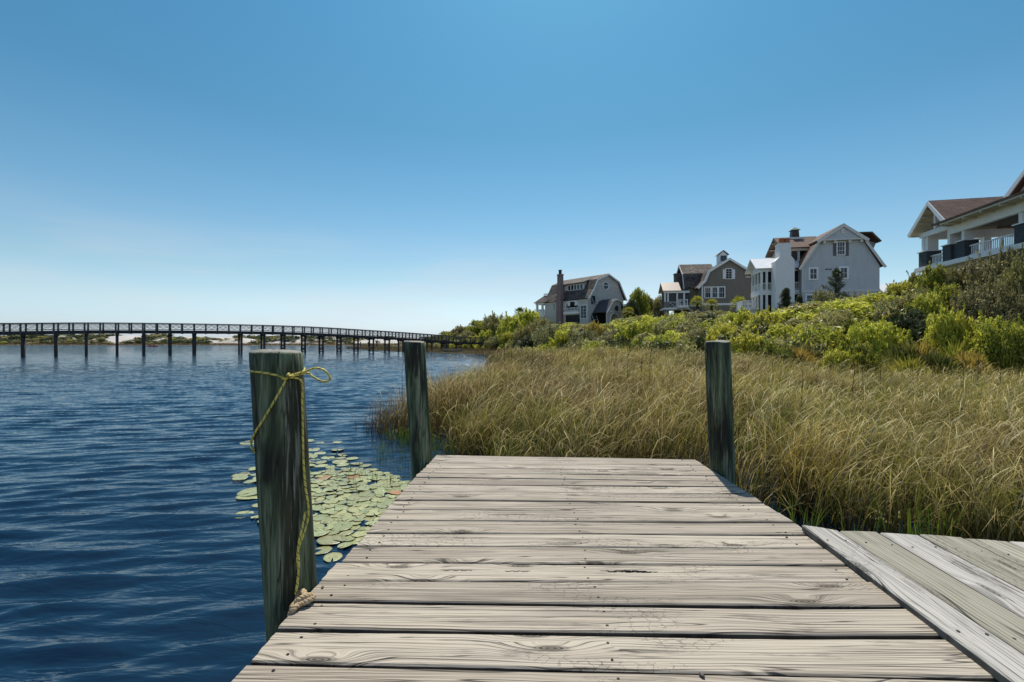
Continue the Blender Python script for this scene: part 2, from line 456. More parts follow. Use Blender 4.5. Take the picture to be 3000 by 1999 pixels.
interior_dark = plain('interior_dark', (0.05, 0.045, 0.04), (0.035, 0.03, 0.028), 4.0)
teal_paint = plain('teal_paint', (0.05, 0.14, 0.15), (0.04, 0.10, 0.11), 4.0)

def glassmat():
    m, nt, out = new_mat('window_glass'); g = G(nt)
    n = g.noise(g.mul(g.obj(), (1, 1, 1)), 1.3, 1.0)
    g.bsdf(out, g.mix(g.map(n, 0.4, 0.6), (0.008, 0.018, 0.026), (0.02, 0.042, 0.055)), 0.06, 0.4, g.bump(n, 0.05, 0.02))
    MATS['window_glass'] = m; return m
glass = glassmat()

# ------------------------------------------------------------------ the lake
SHORE = [(60, 22), (10, 22), (3, 24), (-0.5, 32), (-2.2, 45), (-3.2, 60), (-5.5, 73), (-15, 86), (-31, 105), (-46, 128), (-60, 165), (-80, 240)]
TOE = [(70, 15.5), (40, 17.5), (22.5, 20), (15, 23.5), (11.2, 30), (8.5, 42), (3, 62), (0, 82), (-6.5, 104), (-22, 118), (-38, 138), (-46, 168), (-60, 240)]

def sdist(line, X, Y):
    """signed distance to a polyline, positive on its right-hand (land) side; X,Y arrays"""
    best = np.full(X.shape, 1e9); sgn = np.ones(X.shape)
    for (ax, ay), (bx, by) in zip(line[:-1], line[1:]):
        dx, dy = bx - ax, by - ay; L2 = dx * dx + dy * dy
        t = np.clip(((X - ax) * dx + (Y - ay) * dy) / L2, 0, 1)
        d = np.hypot(X - ax - t * dx, Y - ay - t * dy)
        c = -(dx * (Y - ay) - dy * (X - ax))
        m = d < best - 1e-9
        best = np.where(m, d, best); sgn = np.where(m, np.sign(c), sgn)
    return best * sgn

def sstep(a, b, x):
    t = np.clip((x - a) / (b - a), 0, 1); return t * t * (3 - 2 * t)

def ground(X, Y):
    X = np.asarray(X, dtype=float); Y = np.asarray(Y, dtype=float)
    ms = sdist(SHORE, X, Y); t = sdist(TOE, X, Y)
    z = -1.3 + 1.3 * sstep(-6, 0.5, ms) + 0.18 * sstep(0, 9, ms)
    rise = np.interp(Y, [15, 40, 60, 80, 120], [15, 20, 22, 18, 11])
    top = np.interp(Y, [15, 30, 45, 60, 80, 100, 130], [6.0, 5.3, 4.2, 4.1, 4.5, 5.0, 5.3])
    top = top * np.clip(1 - sstep(-4, -34, X) * 0.0, 0, 1)
    # the dune falls away towards its far left tip
    tip = np.interp(X / np.maximum(Y, 1) , [-0.22, -0.15, -0.10, -0.05, 0.0, 0.05], [0.35, 0.60, 0.80, 0.95, 1.0, 1.0])
    z = z + top * sstep(0, 1, np.clip(t / rise, 0, 1)) * np.where(Y > 60, tip, 1.0)
    z = z + 0.25 * np.sin(X * 0.33 + 1.1) * np.sin(Y * 0.27) * sstep(1, 6, t)
    return z

def water_mesh():
    na, nr = 950, 1500
    ang = np.linspace(R(-78), R(78), na)
    rad = 0.9 * (2600 / 0.9) ** (np.linspace(0, 1, nr))
    A, Rr = np.meshgrid(ang, rad)
    X = np.sin(A) * Rr; Y = np.cos(A) * Rr
    step = np.maximum(Rr * (ang[1] - ang[0]), Rr * math.log(2600 / 0.9) / nr)
    Z = np.zeros_like(X)
    wr = np.random.default_rng(5)
    for i in range(52):
        lam = 0.12 * (1.0 / 0.12) ** (wr.random())
        az = R(180 - 12 + wr.normal(0, 11))
        k = 2 * math.pi / lam
        amp = 0.052 * lam / 6.283 * (1.35 if 0.2 < lam < 0.6 else 0.8)
        ph = wr.random() * 6.28 + 0.9 * np.sin(X * 0.31 + wr.random() * 6) + 0.7 * np.sin(Y * 0.23 + wr.random() * 6)
        w = k * (X * math.sin(az) + Y * math.cos(az)) + ph
        env = 0.6 + 0.45 * np.sin(X * 0.21 * (1 + wr.random()) + wr.random() * 6) * np.sin(Y * 0.25 * (1 + wr.random()) + wr.random() * 6)
        Z += amp * env * (np.sin(w) - 0.30 * np.cos(2 * w)) * sstep(0.9, 0.28, step / lam)
    # sheltered: pads, sedge and reeds damp the ripples
    calm = np.exp(-(((X + 1.9) / 1.9) ** 2 + ((Y - 6.0) / 2.6) ** 2)) + np.exp(-(((X + 1.6) / 2.6) ** 2 + ((Y - 10.0) / 3.0) ** 2)) * 0.5
    calm = np.maximum(calm, sstep(0.0, 2.0, X) * sstep(40, 25, Y))
    Z *= 1 - 0.88 * np.clip(calm, 0, 1)
    V = np.stack([X, Y, Z], -1).reshape(-1, 3)
    i = np.arange(nr - 1)[:, None] * na + np.arange(na - 1)[None, :]
    Fc = np.stack([i, i + 1, i + na + 1, i + na], -1).reshape(-1, 4)
    return fastmesh('lake', V, Fc[:, ::-1])

def water_mat():
    m, nt, out = new_mat('lake_water'); g = G(nt)
    p = g.obj()
    x, y, z = g.sep(p)
    r = g.math('SQRT', g.math('ADD', g.math('MULTIPLY', x, x), g.math('MULTIPLY', y, y)))
    n1 = g.noise(g.mul(p, (1.8, 6.0, 1)), 1.0, 3.0, 0.6, 0.4)
    n2 = g.noise(g.mul(p, (0.30, 1.3, 1)), 1.0, 5.0, 0.65, 0.4)
    patch = g.noise(g.mul(p, (0.02, 0.05, 1)), 1.0, 3.0)
    far = g.map(r, 9.0, 60.0)
    b1 = g.n('ShaderNodeBump'); b1.inputs['Distance'].default_value = 0.13
    g.set(b1.inputs['Strength'], g.map(far, 0, 1, 0.20, 1.0)); g.set(b1.inputs['Height'], n1)
    b2 = g.n('ShaderNodeBump'); b2.inputs['Distance'].default_value = 0.42
    g.set(b2.inputs['Strength'], g.math('MULTIPLY', far, g.map(patch, 0.35, 0.65, 0.7, 1.0))); g.set(b2.inputs['Height'], n2)
    g.set(b2.inputs['Normal'], b1.outputs[0])
    q = g.bsdf(out, (0.004, 0.017, 0.038), 0.07, 0.5, b2.outputs[0])
    q.inputs['IOR'].default_value = 1.333
    return m
lake = link_mesh('lake', water_mesh(), water_mat(), smooth=True)
tag(lake, 'dark blue rippled lake water reaching to the far shore', 'water', kind='structure')

# ------------------------------------------------------------------ the land on the right: marsh and dune
def land():
    xs = np.concatenate([np.linspace(-110, -40, 36), np.linspace(-39, 90, 130), np.linspace(92, 600, 50)])
    ys = np.concatenate([np.linspace(12, 130, 150), np.linspace(132, 330, 50)])
    X, Y = np.meshgrid(xs, ys)
    Z = ground(X, Y)
    wr = np.random.default_rng(2)
    Z = Z + wr.normal(0, 0.05, Z.shape) * (Z > 0.1)
    V = np.stack([X, Y, Z], -1).reshape(-1, 3)
    n = len(xs)
    i = np.arange(len(ys) - 1)[:, None] * n + np.arange(n - 1)[None, :]
    Fc = np.stack([i, i + 1, i + n + 1, i + n], -1).reshape(-1, 4)
    m, nt, out = new_mat('dune_soil'); g = G(nt)
    a = g.noise(g.obj(), 0.5, 5.0, 0.65); b = g.noise(g.obj(), 6.0, 4.0)
    col = g.mix(g.map(a, 0.4, 0.62), (0.055, 0.05, 0.024), (0.13, 0.10, 0.055))
    col = g.mix(g.math('MULTIPLY', b, 0.5), col, (0.035, 0.035, 0.015))
    g.bsdf(out, col, 0.95, 0.1, g.bump(b, 0.6, 0.1))
    o = link_mesh('dune_slope', fastmesh('dune_slope', V, Fc), m, smooth=True)
    tag(o, 'low dune and marsh ground under the scrub on the right bank', 'ground', kind='structure')
land()

def far_h(X, Y):
    base = 240 + 6 * np.sin(X * 0.021) + 3 * np.sin(X * 0.07 + 1)
    t = Y - base
    hh = 3.1 + 1.3 * np.sin(X * 0.045 + 0.7) + 1.0 * np.sin(X * 0.11 + 2.0) + 0.7 * np.sin(X * 0.23 + Y * 0.05)
    return -0.8 + 0.95 * sstep(-5, 1, t) + 0.4 * sstep(1, 10, t) + np.clip(hh, 0.8, 9) * sstep(8, 34, t) + 0.5 * np.sin(X * 0.3) * np.sin(Y * 0.24) * sstep(8, 20, t), t

def far_land():
    xs = np.concatenate([np.linspace(-900, -420, 40), np.linspace(-415, 60, 300), np.linspace(70, 900, 60)])
    ys = np.concatenate([np.linspace(228, 320, 70), np.linspace(330, 2400, 30)])
    X, Y = np.meshgrid(xs, ys)
    Z, t = far_h(X, Y)
    V = np.stack([X, Y, Z], -1).reshape(-1, 3)
    n = len(xs)
    i = np.arange(len(ys) - 1)[:, None] * n + np.arange(n - 1)[None, :]
    Fc = np.stack([i, i + 1, i + n + 1, i + n], -1).reshape(-1, 4)
    m, nt, out = new_mat('white_sand'); g = G(nt)
    a = g.noise(g.mul(g.obj(), (0.05, 0.09, 0.2)), 1.0, 5.0, 0.6)
    z = g.sep(g.obj())[2]
    col = g.mix(g.map(a, 0.45, 0.6), (0.44, 0.42, 0.39), (0.34, 0.31, 0.26))
    col = g.mix(g.map(z, 0.7, 1.1, 1.0, 0.0), col, (0.15, 0.11, 0.06))
    g.bsdf(out, col, 0.95, 0.1, g.bump(a, 0.4, 0.5))
    o = link_mesh('far_shore', fastmesh('far_shore', V, Fc), m, smooth=True)
    tag(o, 'white sand dunes on the far side of the lake', 'ground', kind='structure')
far_land()

# ------------------------------------------------------------------ the dock in the foreground
HD = CAMH - DECK
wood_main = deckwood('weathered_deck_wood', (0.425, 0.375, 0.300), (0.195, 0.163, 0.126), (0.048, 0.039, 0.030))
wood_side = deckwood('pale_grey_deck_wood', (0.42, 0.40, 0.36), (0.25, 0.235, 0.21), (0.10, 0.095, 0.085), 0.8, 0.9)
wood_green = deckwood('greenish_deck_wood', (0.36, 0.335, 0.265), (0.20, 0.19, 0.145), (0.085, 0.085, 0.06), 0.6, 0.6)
nail_mat = plain('rusty_nail', (0.03, 0.022, 0.018), (0.015, 0.012, 0.011), 30.0, 0.7, 0.3)
nail_pale = plain('bright_screw', (0.55, 0.53, 0.5), (0.45, 0.44, 0.42), 30.0, 0.4, 0.5)
under_mat = plain('dock_framing', (0.10, 0.085, 0.065), (0.05, 0.045, 0.035), 4.0)

_b = MB()
_p = [(0.0048 * math.cos(k * math.pi / 4), 0.0048 * math.sin(k * math.pi / 4)) for k in range(8)]
_b.add([(q[0], q[1], -0.01) for q in _p] + [(q[0], q[1], 0.0035) for q in _p], [tuple(range(8, 16)), tuple(range(7, -1, -1))] + [(k, (k + 1) % 8, 8 + (k + 1) % 8, 8 + k) for k in range(8)])
_o = _b.build('nail_head', nail_mat); nail_mesh = _o.data; bpy.data.objects.remove(_o)

def plank(name, corners, mat, parent, seed, z=DECK, th=0.04, gap=(0.004, 0.004), nails=True, crack=None, cup=0.0015, nx=70, saw=0.006, sag=None):
    """corners: near-left, near-right, far-right, far-left in plan. One weathered board with uneven edges."""
    c = [Vector((p[0], p[1], 0)) for p in corners]
    ctr = sum(c, Vector()) / 4
    ax = ((c[1] + c[2]) - (c[0] + c[3])); rot = math.atan2(ax.y, ax.x)
    M = Matrix.Rotation(-rot, 3, 'Z')
    c = [M @ (p - ctr) for p in c]
    us = np.linspace(0, 1, nx)
    vs = np.array([0.0, 0.0, 0.035, 0.2, 0.4, 0.6, 0.8, 0.965, 1.0, 1.0])
    zs = np.array([-th, -0.007, 0.0, cup * .4, cup, cup, cup * .4, 0.0, -0.007, -th])
    if crack is not None:
        vs = np.concatenate([[0, 0, 0.035], np.linspace(0.06, 0.94, 60), [0.965, 1, 1]])
        zs = np.concatenate([[-th, -0.007, 0], np.full(60, cup), [0, -0.007, -th]])
        us = np.linspace(0, 1, 420)
    nx = len(us)
    rg = random.Random(seed)
    V = []
    for iu, u in enumerate(us):
        a = c[0].lerp(c[1], u); b = c[3].lerp(c[2], u)
        w = (b - a).length
        e0 = gap[0] + 0.004 * mnoise.noise(Vector((u * 5 + seed * 3.1, 0.3, 1))) + 0.0018 * mnoise.noise(Vector((u * 28 + seed, 4.3, 1)))
        e1 = gap[1] + 0.004 * mnoise.noise(Vector((u * 5 + seed * 5.7, 8.3, 1))) + 0.0018 * mnoise.noise(Vector((u * 28 + seed, 9.3, 5)))
        dz = 0.005 * mnoise.noise(Vector((u * 2.2 + seed * 1.7, 2.2, 0)))
        if sag: dz += sag(u)
        for v, zz in zip(vs, zs):
            t = (e0 + v * (w - e0 - e1)) / w
            p = a.lerp(b, t)
            x = p.x
            if iu == 0: x += saw * mnoise.noise(Vector((v * 3 + seed, 1.1, 2)))
            if iu == nx - 1: x += saw * mnoise.noise(Vector((v * 3 + seed, 7.1, 2)))
            tilt = (v - 0.5) * 0.006 * mnoise.noise(Vector((seed * 1.31, u * 1.5, 3)))
            V.append((x, p.y, zz + dz + tilt))
    V = np.array(V); nv = len(vs)
    if crack is not None:
        # a deep split along the grain: the top surface is pushed down into the board
        xx, yy, zz = V[:, 0], V[:, 1], V[:, 2]
        for (x0, x1, yc, wd, sl) in crack:
            tt = np.clip((xx - x0) / (x1 - x0), 0, 1)
            hw = wd * np.minimum(1, 5 * np.minimum(tt, 1 - tt)) * (0.75 + 0.4 * np.sin(tt * 17) * np.cos(tt * 41))
            cy = yc + sl * (tt - 0.5) + 0.0025 * np.sign(np.sin(tt * 23))
            ins = (np.abs(yy - cy) < hw) & (xx > x0) & (xx < x1) & (zz > -th * 0.5)
            V[ins, 2] = -th + 0.004
    i = np.arange(nx - 1)[:, None] * nv + np.arange(nv - 1)[None, :]
    Fc = np.stack([i, i + nv, i + nv + 1, i + 1], -1).reshape(-1, 4).tolist()
    Fc += [[k * nv, k * nv + nv - 1, (k + 1) * nv + nv - 1, (k + 1) * nv] for k in range(nx - 1)]
    Fc += [list(range(nv)), [(nx - 1) * nv + k for k in range(nv)][::-1]]
    me = bpy.data.meshes.new(name); me.from_pydata(V.tolist(), [], Fc); me.update()
    o = link_mesh(name, me, mat, parent, True)
    try: me.set_sharp_from_angle(angle=R(35))
    except Exception: pass
    o.location = (ctr.x, ctr.y, z); o.rotation_euler = (0, 0, rot)
    if nails:
        L = (c[1] - c[0]).length; w = (c[3] - c[0]).length
        for fx in nails if isinstance(nails, (list, tuple)) else (-0.455, -0.02, 0.44):
            for fy in (-0.27, 0.26):
                q = bpy.data.objects.new('nail_head', nail_mesh); COL.objects.link(q); q.parent = o
                q.location = (fx * L + rg.uniform(-.02, .02), fy * w + rg.uniform(-.012, .012), 0.0); k_ = rg.uniform(0.8, 1.25)
                q.scale = (1.35 * k_, k_, 1)
    return o

# boundaries between boards, measured on the photograph: y at x=1150 and at x=2250
BND = [(1330.5, 1349), (1355, 1365.5), (1371, 1380), (1384.5, 1396.5), (1398, 1412.5), (1419, 1428), (1440.5, 1449), (1466, 1474), (1492.6, 1502),
       (1525.3, 1531.5), (1561.8, 1566.5), (1599.2, 1606.2), (1648.3, 1655.4), (1703, 1706.8), (1765.2, 1779.3), (1849.4, 1863.4), (1950, 1975.7)]
LE = (Vector((-1.074, 1.735)), Vector((-0.868, 5.14)))
RE = (Vector((2.02, 1.8)), Vector((2.012, 5.01)))
lines = []
for yl, yr in BND:
    a = onz(1150, yl, DECK); b = onz(2250, yr, DECK)
    lines.append((Vector((a.x, a.y)), Vector((b.x, b.y))))
a, b = lines[-1]; st = (lines[-2][0] - lines[-1][0]).y
for k in range(1, 6):
    lines.append((a - Vector((0, 0.2 * k)), b - Vector((0, 0.2 * k))))
def isect(l1, l2):
    p, r = l1[0], l1[1] - l1[0]; q, s = l2[0], l2[1] - l2[0]
    c = r.x * s.y - r.y * s.x
    t = ((q - p).x * s.y - (q - p).y * s.x) / c
    return p + r * t
dock = empty('dock', (0.5, 3.2, 0))
tag(dock, 'weathered grey-brown plank dock running out from the camera between three dark green piles', 'dock')
for o_ in (dock,): pass
DIRT = Vector((0.5, 3.2, 0))
def reparent(o, p):
    o.parent = p; o.matrix_parent_inverse = p.matrix_basis.inverted() if False else Matrix.Translation(-p.location)
for k in range(len(lines) - 1):
    fl, fr = isect(lines[k], LE), isect(lines[k], RE)
    nl, nr_ = isect(lines[k + 1], LE), isect(lines[k + 1], RE)
    g0 = g1 = 0.0035
    if k in (14, 15): g1 = 0.009
    if k in (13, 14): g0 = 0.009
    ck = None
    if k == 11:
        pass
    dl = random.uniform(-0.012, 0.012)
    nl.x += dl; fl.x += dl
    if k == 0: fl.x += 0.02
    cr = None
    if k == 12:
        pc = onz(1862, 1675, DECK)
        cr = 'split'
    kw = {}
    if cr:
        ctr = (Vector((nl.x, nl.y)) + Vector((nr_.x, nr_.y)) + Vector((fl.x, fl.y)) + Vector((fr.x, fr.y))) / 4
        x0 = onz(1757, 1677, DECK).x - ctr.x; x1 = onz(1938, 1677, DECK).x - ctr.x; xm = onz(1800, 1677, DECK).x - ctr.x; xn = onz(1900, 1677, DECK).x - ctr.x
        yy = pc.y - ctr.y - 0.0
        kw['crack'] = [(x0, x1, yy, 0.0065, -0.010), (xm, xn, yy + 0.006, 0.010, -0.006), (x0 - 0.9, x0 - 0.72, yy, 0.003, 0.0), (x0 - 0.55, x0 - 0.38, yy - 0.004, 0.0028, 0.0)]
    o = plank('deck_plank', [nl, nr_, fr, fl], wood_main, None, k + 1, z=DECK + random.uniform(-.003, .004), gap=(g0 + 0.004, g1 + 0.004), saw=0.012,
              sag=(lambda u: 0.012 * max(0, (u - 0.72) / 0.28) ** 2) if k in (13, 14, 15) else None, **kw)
    reparent(o, dock)
    if k == 12: o['label'] = 'board with a long black split'
fb = MB()
for x in (-0.8, 0.55, 1.75):
    fb.box(x - 0.04, x + 0.04, 0.6, 4.98, DECK - 0.24, DECK - 0.048)
fb.box(-0.82, 1.92, 4.97, 5.01, DECK - 0.22, DECK - 0.05)
o = fb.build('stringers', under_mat, None); reparent(o, dock)
fb = MB()
for x, y in ((-0.55, 4.7), (1.7, 4.7), (-0.6, 2.2), (1.6, 2.2)):
    fb.tube([(x, y, -1.2), (x, y, DECK - 0.25)], 0.09, 10)
o = fb.build('support_post', under_mat, None); reparent(o, dock)

side = empty('side_walkway', (2.6, 2.2, 0))
tag(side, 'raised side walkway of pale grey and greenish boards at the right edge of the dock', 'walkway')
H2 = DECK + 0.045
fa, fbq = onz(2350, 1540, H2), onz(3000, 1590, H2)
FL = (Vector((fa.x, fa.y)), Vector((fbq.x, fbq.y)))
dv = Vector((math.sin(R(5.2)), math.cos(R(5.2))))
starts = [onz(2350, 1540, H2), onz(2459, 1556.6, H2), onz(2572.7, 1560, H2), onz(2692, 1567, H2)]
starts = [Vector((q.x, q.y)) for q in starts]
for k in range(6): starts.append(starts[-1] + Vector((0.236, -0.052)))
mats_side = [wood_side, wood_green, wood_side, wood_green, wood_green, wood_side, wood_green, wood_side, wood_green]
for k in range(9):
    p, q = starts[k], starts[k + 1]
    j = random.uniform(-0.012, 0.012)
    p2, q2 = p + dv * j, q + dv * (j - 0.0)
    # board runs along dv: near end -> far end is the board's length axis
    L = 2.75
    cs = [p2 - dv * L, p2, q2, q2 - dv * L]     # length axis from near to far; "near-left" is the left edge
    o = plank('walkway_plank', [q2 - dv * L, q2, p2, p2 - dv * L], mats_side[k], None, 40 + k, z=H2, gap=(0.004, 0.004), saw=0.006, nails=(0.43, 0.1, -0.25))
    reparent(o, side)
    if mats_side[k] is wood_green: o['label'] = 'greenish newer board'
fb = MB(); fb.bar((2.05, 2.95, H2 - 0.12), (3.9, 2.62, H2 - 0.12), 0.05, 0.14); fb.bar((2.1, 1.2, H2 - 0.12), (3.9, 0.9, H2 - 0.12), 0.05, 0.14)
o = fb.build('joist', under_mat, None); reparent(o, side)

# the three round piles
pile_m = pilewood()
def pile(base, top, r0, r1, label, seed):
    n, m = 40, 46
    b = Vector(base); t = Vector(top)
    b = b + (b - t) * (1.9 / (t.z - b.z))          # on down through the water
    V = []; Fc = []
    H = (t - b).length
    rows = [(i / (m - 1), 1.0) for i in range(m)]
    for s, _ in rows:
        c = b.lerp(t, s)
        for k in range(n):
            a = 2 * math.pi * k / n
            r = r0 + (r1 - r0) * s
            q = Vector((math.cos(a), math.sin(a), s * H * 0.35))
            r *= 1 + 0.035 * mnoise.noise(Vector((q.x * 1.5, q.y * 1.5, q.z * 2 + seed))) + 0.018 * mnoise.noise(Vector((q.x * 8, q.y * 8, q.z * 2 + seed)))
            if math.cos(a - 4.4 - seed) > 0.9986: r *= 0.955     # drying check
            V.append((c.x + r * math.cos(a), c.y + r * math.sin(a), c.z + (0.012 * mnoise.noise(Vector((q.x * 1.4, q.y * 1.4, seed))) if s == 1 else 0)))
    for i in range(m - 1):
        for k in range(n):
            Fc.append((i * n + k, i * n + (k + 1) % n, (i + 1) * n + (k + 1) % n, (i + 1) * n + k))
    last = (m - 1) * n
    bse = last
    for sc, dz in ((0.93, 0.010), (0.6, 0.016), (0.25, 0.018)):
        st_ = len(V)
        for k in range(n):
            a = 2 * math.pi * k / n
            x, y, z = V[last + k]
            V.append((t.x + (x - t.x) * sc, t.y + (y - t.y) * sc, z + dz + 0.004 * mnoise.noise(Vector((x * 40, y * 40, seed)))))
        for k in range(n):
            Fc.append((bse + k, bse + (k + 1) % n, st_ + (k + 1) % n, st_ + k))
        bse = st_
    Fc.append(tuple(bse + k for k in range(n)))
    V = [(x - b.x, y - b.y, z - b.z) for x, y, z in V]
    me = bpy.data.meshes.new('dock_pile'); me.from_pydata(V, [], Fc)
    o = link_mesh('dock_pile', me, pile_m, None, True); o.location = b
    try: me.set_sharp_from_angle(angle=R(50))
    except Exception: pass
    return tag(o, label, 'pile', 'round wooden piles around the dock')
PN_B, PN_T = Vector((-1.168, 2.40, DECK)), Vector((-1.243, 2.40, 2.135))
pile(PN_B, PN_T, 0.125, 0.127, 'nearest dark green wooden pile with a yellow rope tied round it', 1.0)
pile((-0.985, 4.95, DECK), (-1.066, 4.95, 2.18), 0.116, 0.114, 'leaning green wooden pile at the far left corner of the dock', 2.3)
pile((2.135, 4.62, DECK), (2.085, 4.62, 2.185), 0.122, 0.122, 'green wooden pile at the far right corner of the dock in front of the reeds', 3.9)

# yellow rope tied round the nearest pile
def rope_mat():
    m, nt, out = new_mat('yellow_rope'); g = G(nt)
    uv = g.n('ShaderNodeUVMap').outputs[0]
    u, v, _ = g.sep(uv)
    tw = g.math('FRACT', g.math('ADD', g.math('MULTIPLY', u, 44.0), g.math('MULTIPLY', v, 3.0)))
    fl = g.math('FRACT', g.math('ADD', g.math('MULTIPLY', u, 26.0), g.math('MULTIPLY', v, 1.0)))
    n = g.noise(g.obj(), 14.0, 3.0)
    col = g.mix(g.map(n, 0.35, 0.7), (0.66, 0.56, 0.12), (0.45, 0.40, 0.08))
    col = g.mix(g.map(fl, 0.83, 0.88), col, (0.03, 0.03, 0.02))
    h = g.math('ABSOLUTE', g.math('SUBTRACT', tw, 0.5))
    g.bsdf(out, col, 0.55, 0.4, g.bump(h, 0.9, 0.004))
    return m
def spline(pts, n=14):
    pts = [Vector(p) for p in pts]; out = []
    for i in range(len(pts) - 1):
        p0, p1, p2, p3 = pts[max(i - 1, 0)], pts[i], pts[i + 1], pts[min(i + 2, len(pts) - 1)]
        for k in range(n):
            t = k / n
            out.append(0.5 * ((2 * p1) + (p2 - p0) * t + (2 * p0 - 5 * p1 + 4 * p2 - p3) * t * t + (3 * p1 - p0 - 3 * p2 + p3) * t ** 3))
    out.append(pts[-1]); return out
def rope_tube(paths, rad, name, mat, parent=None, n=8):
    V = []; Fc = []; UV = []
    for pts in paths:
        prev = None; s = 0.0; base = len(V)
        for i, p in enumerate(pts):
            d = (pts[min(i + 1, len(pts) - 1)] - pts[max(i - 1, 0)]).normalized()
            a = d.orthogonal().normalized() if prev is None else (prev - d * prev.dot(d)).normalized()
            prev = a; b = d.cross(a)
            if i: s += (p - pts[i - 1]).length
            for k in range(n + 1):
                t = 2 * math.pi * k / n
                V.append(p + (a * math.cos(t) + b * math.sin(t)) * rad); UV.append((s, k / n))
        for i in range(len(pts) - 1):
            for k in range(n):
                q = base + i * (n + 1) + k
                Fc.append((q, q + 1, q + n + 2, q + n + 1))
    me = fastmesh(name, np.array(V), np.array(Fc), uv=np.array(UV))
    return link_mesh(name, me, mat, parent, True)
RR = 0.0056
def onp(px, py, out=0.0, back=False):
    """point on the surface of the nearest pile seen at this place"""
    Y = PN_B.y; z = CAMH - (py - 1000) / F * Y
    for _ in range(3):
        s = (z - PN_B.z) / (PN_T.z - PN_B.z); c = PN_B.lerp(PN_T, s); r = 0.129 + RR + out
        x = (px - 1500) / F * Y
        f = max(-1, min(1, (x - c.x) / r))
        Y = c.y - r * math.sqrt(max(0, 1 - f * f)) * (-1 if back else 1)
        z = CAMH - (py - 1000) / F * Y
    x = c.x + f * r
    return Vector((x, Y, z))
ring = [onp(862, 1109), onp(820, 1102), onp(775, 1093), onp(742, 1088)]
for a in range(200, 340, 20):    # round the back
    s = (ring[3].z - PN_B.z) / (PN_T.z - PN_B.z); c = PN_B.lerp(PN_T, s)
    t = R(a + 0)
    ring.append(Vector((c.x - 0.136 * math.cos(R(a - 180)), c.y + 0.136 * abs(math.sin(R(a - 180))), ring[3].z + 0.0)))
ring += [onp(886, 1096), onp(868, 1104)]
knot_c = onp(868, 1103, 0.006)
kn = []
for k in range(40):
    t = k / 39 * 4 * math.pi
    kn.append(knot_c + Vector((-0.028 + 0.066 * k / 39 + 0.004 * math.cos(t), -0.006 + 0.012 * math.cos(t), -0.012 + 0.024 * k / 39 + 0.010 * math.sin(t))))
lp = [knot_c, onp(884, 1097, 0.012)] + [at(px, py, Y) for px, py, Y in ((900, 1087, 2.33), (925, 1079, 2.31), (948, 1084, 2.30), (964, 1100, 2.30), (966, 1113, 2.305), (956, 1119, 2.31), (938, 1116, 2.325), (918, 1105, 2.335), (900, 1094, 2.335))] + [onp(884, 1100, 0.008), knot_c + Vector((0, -.008, 0.004))]
tl = [knot_c + Vector((-0.02, -.004, -0.01)), onp(848, 1112), onp(820, 1150), onp(790, 1198), onp(768, 1238), onp(753, 1270, 0.003), onp(748, 1300, 0.005), onp(752, 1322, 0.004), onp(758, 1340, 0.003, True)]
rt = [knot_c + Vector((0.014, -.006, -0.004)), onp(889, 1118, 0.002), onp(892, 1180, 0.001), onp(895, 1250), onp(899, 1340), onp(904, 1420), onp(911, 1480, 0.004), onp(913, 1520, 0.006), onp(909, 1560, 0.006), onp(898, 1620, 0.004), onp(886, 1680, 0.004), onp(875, 1738, 0.004)]
r2 = [onp(912, 1500, 0.016), onp(909, 1545, 0.018), onp(902, 1600, 0.016), onp(889, 1660, 0.014), onp(880, 1700, 0.014), onp(871, 1741, 0.012)]
yr = rope_tube([spline(ring, 8), kn, spline(lp, 8), spline(tl, 10), spline(rt, 10), spline(r2, 8)], RR, 'mooring_rope', rope_mat())
tag(yr, 'thin yellow rope with black flecks knotted around the nearest pile, one loop sticking out', 'rope')

hemp = plain('hemp', (0.50, 0.38, 0.24), (0.36, 0.26, 0.15), 40.0, 0.9, 0.1, bump=0.6)
def strands(pts, rad, rs, turns):
    out = [[], [], []]
    prev = None
    for i, p in enumerate(pts):
        d = (pts[min(i + 1, len(pts) - 1)] - pts[max(i - 1, 0)]).normalized()
        a = d.orthogonal().normalized() if prev is None else (prev - d * prev.dot(d)).normalized()
        prev = a; b = d.cross(a)
        for k in range(3):
            t = 2 * math.pi * (k / 3 + turns * i / len(pts))
            out[k].append(p + (a * math.cos(t) + b * math.sin(t)) * rad)
    return out
hz = DECK + 0.018
def onk(px, py, z=hz): return onz(px, py, z)
hp = spline([onk(850, 1805, DECK - .03), onk(858, 1787), onk(880, 1770, DECK + .025), onk(905, 1760, DECK + .03), onk(917, 1748, DECK + .03), onk(900, 1747, DECK + .045), onk(878, 1757, DECK + .04), onk(866, 1768, DECK + .02), onk(855, 1782, DECK + .01)], 12)
hp2 = spline([onk(884, 1760, DECK + .03), onk(893, 1742, DECK + .035), onk(885, 1733, DECK + .03), onk(876, 1740, DECK + .02), onk(872, 1755, DECK + .0)], 10)
ht = rope_tube(strands(hp, 0.007, 0.008, 7) + strands(hp2, 0.007, 0.008, 3), 0.0082, 'rope_knot', hemp, None, 7)
tag(ht, 'short thick beige twisted rope end at the foot of the nearest pile', 'rope')

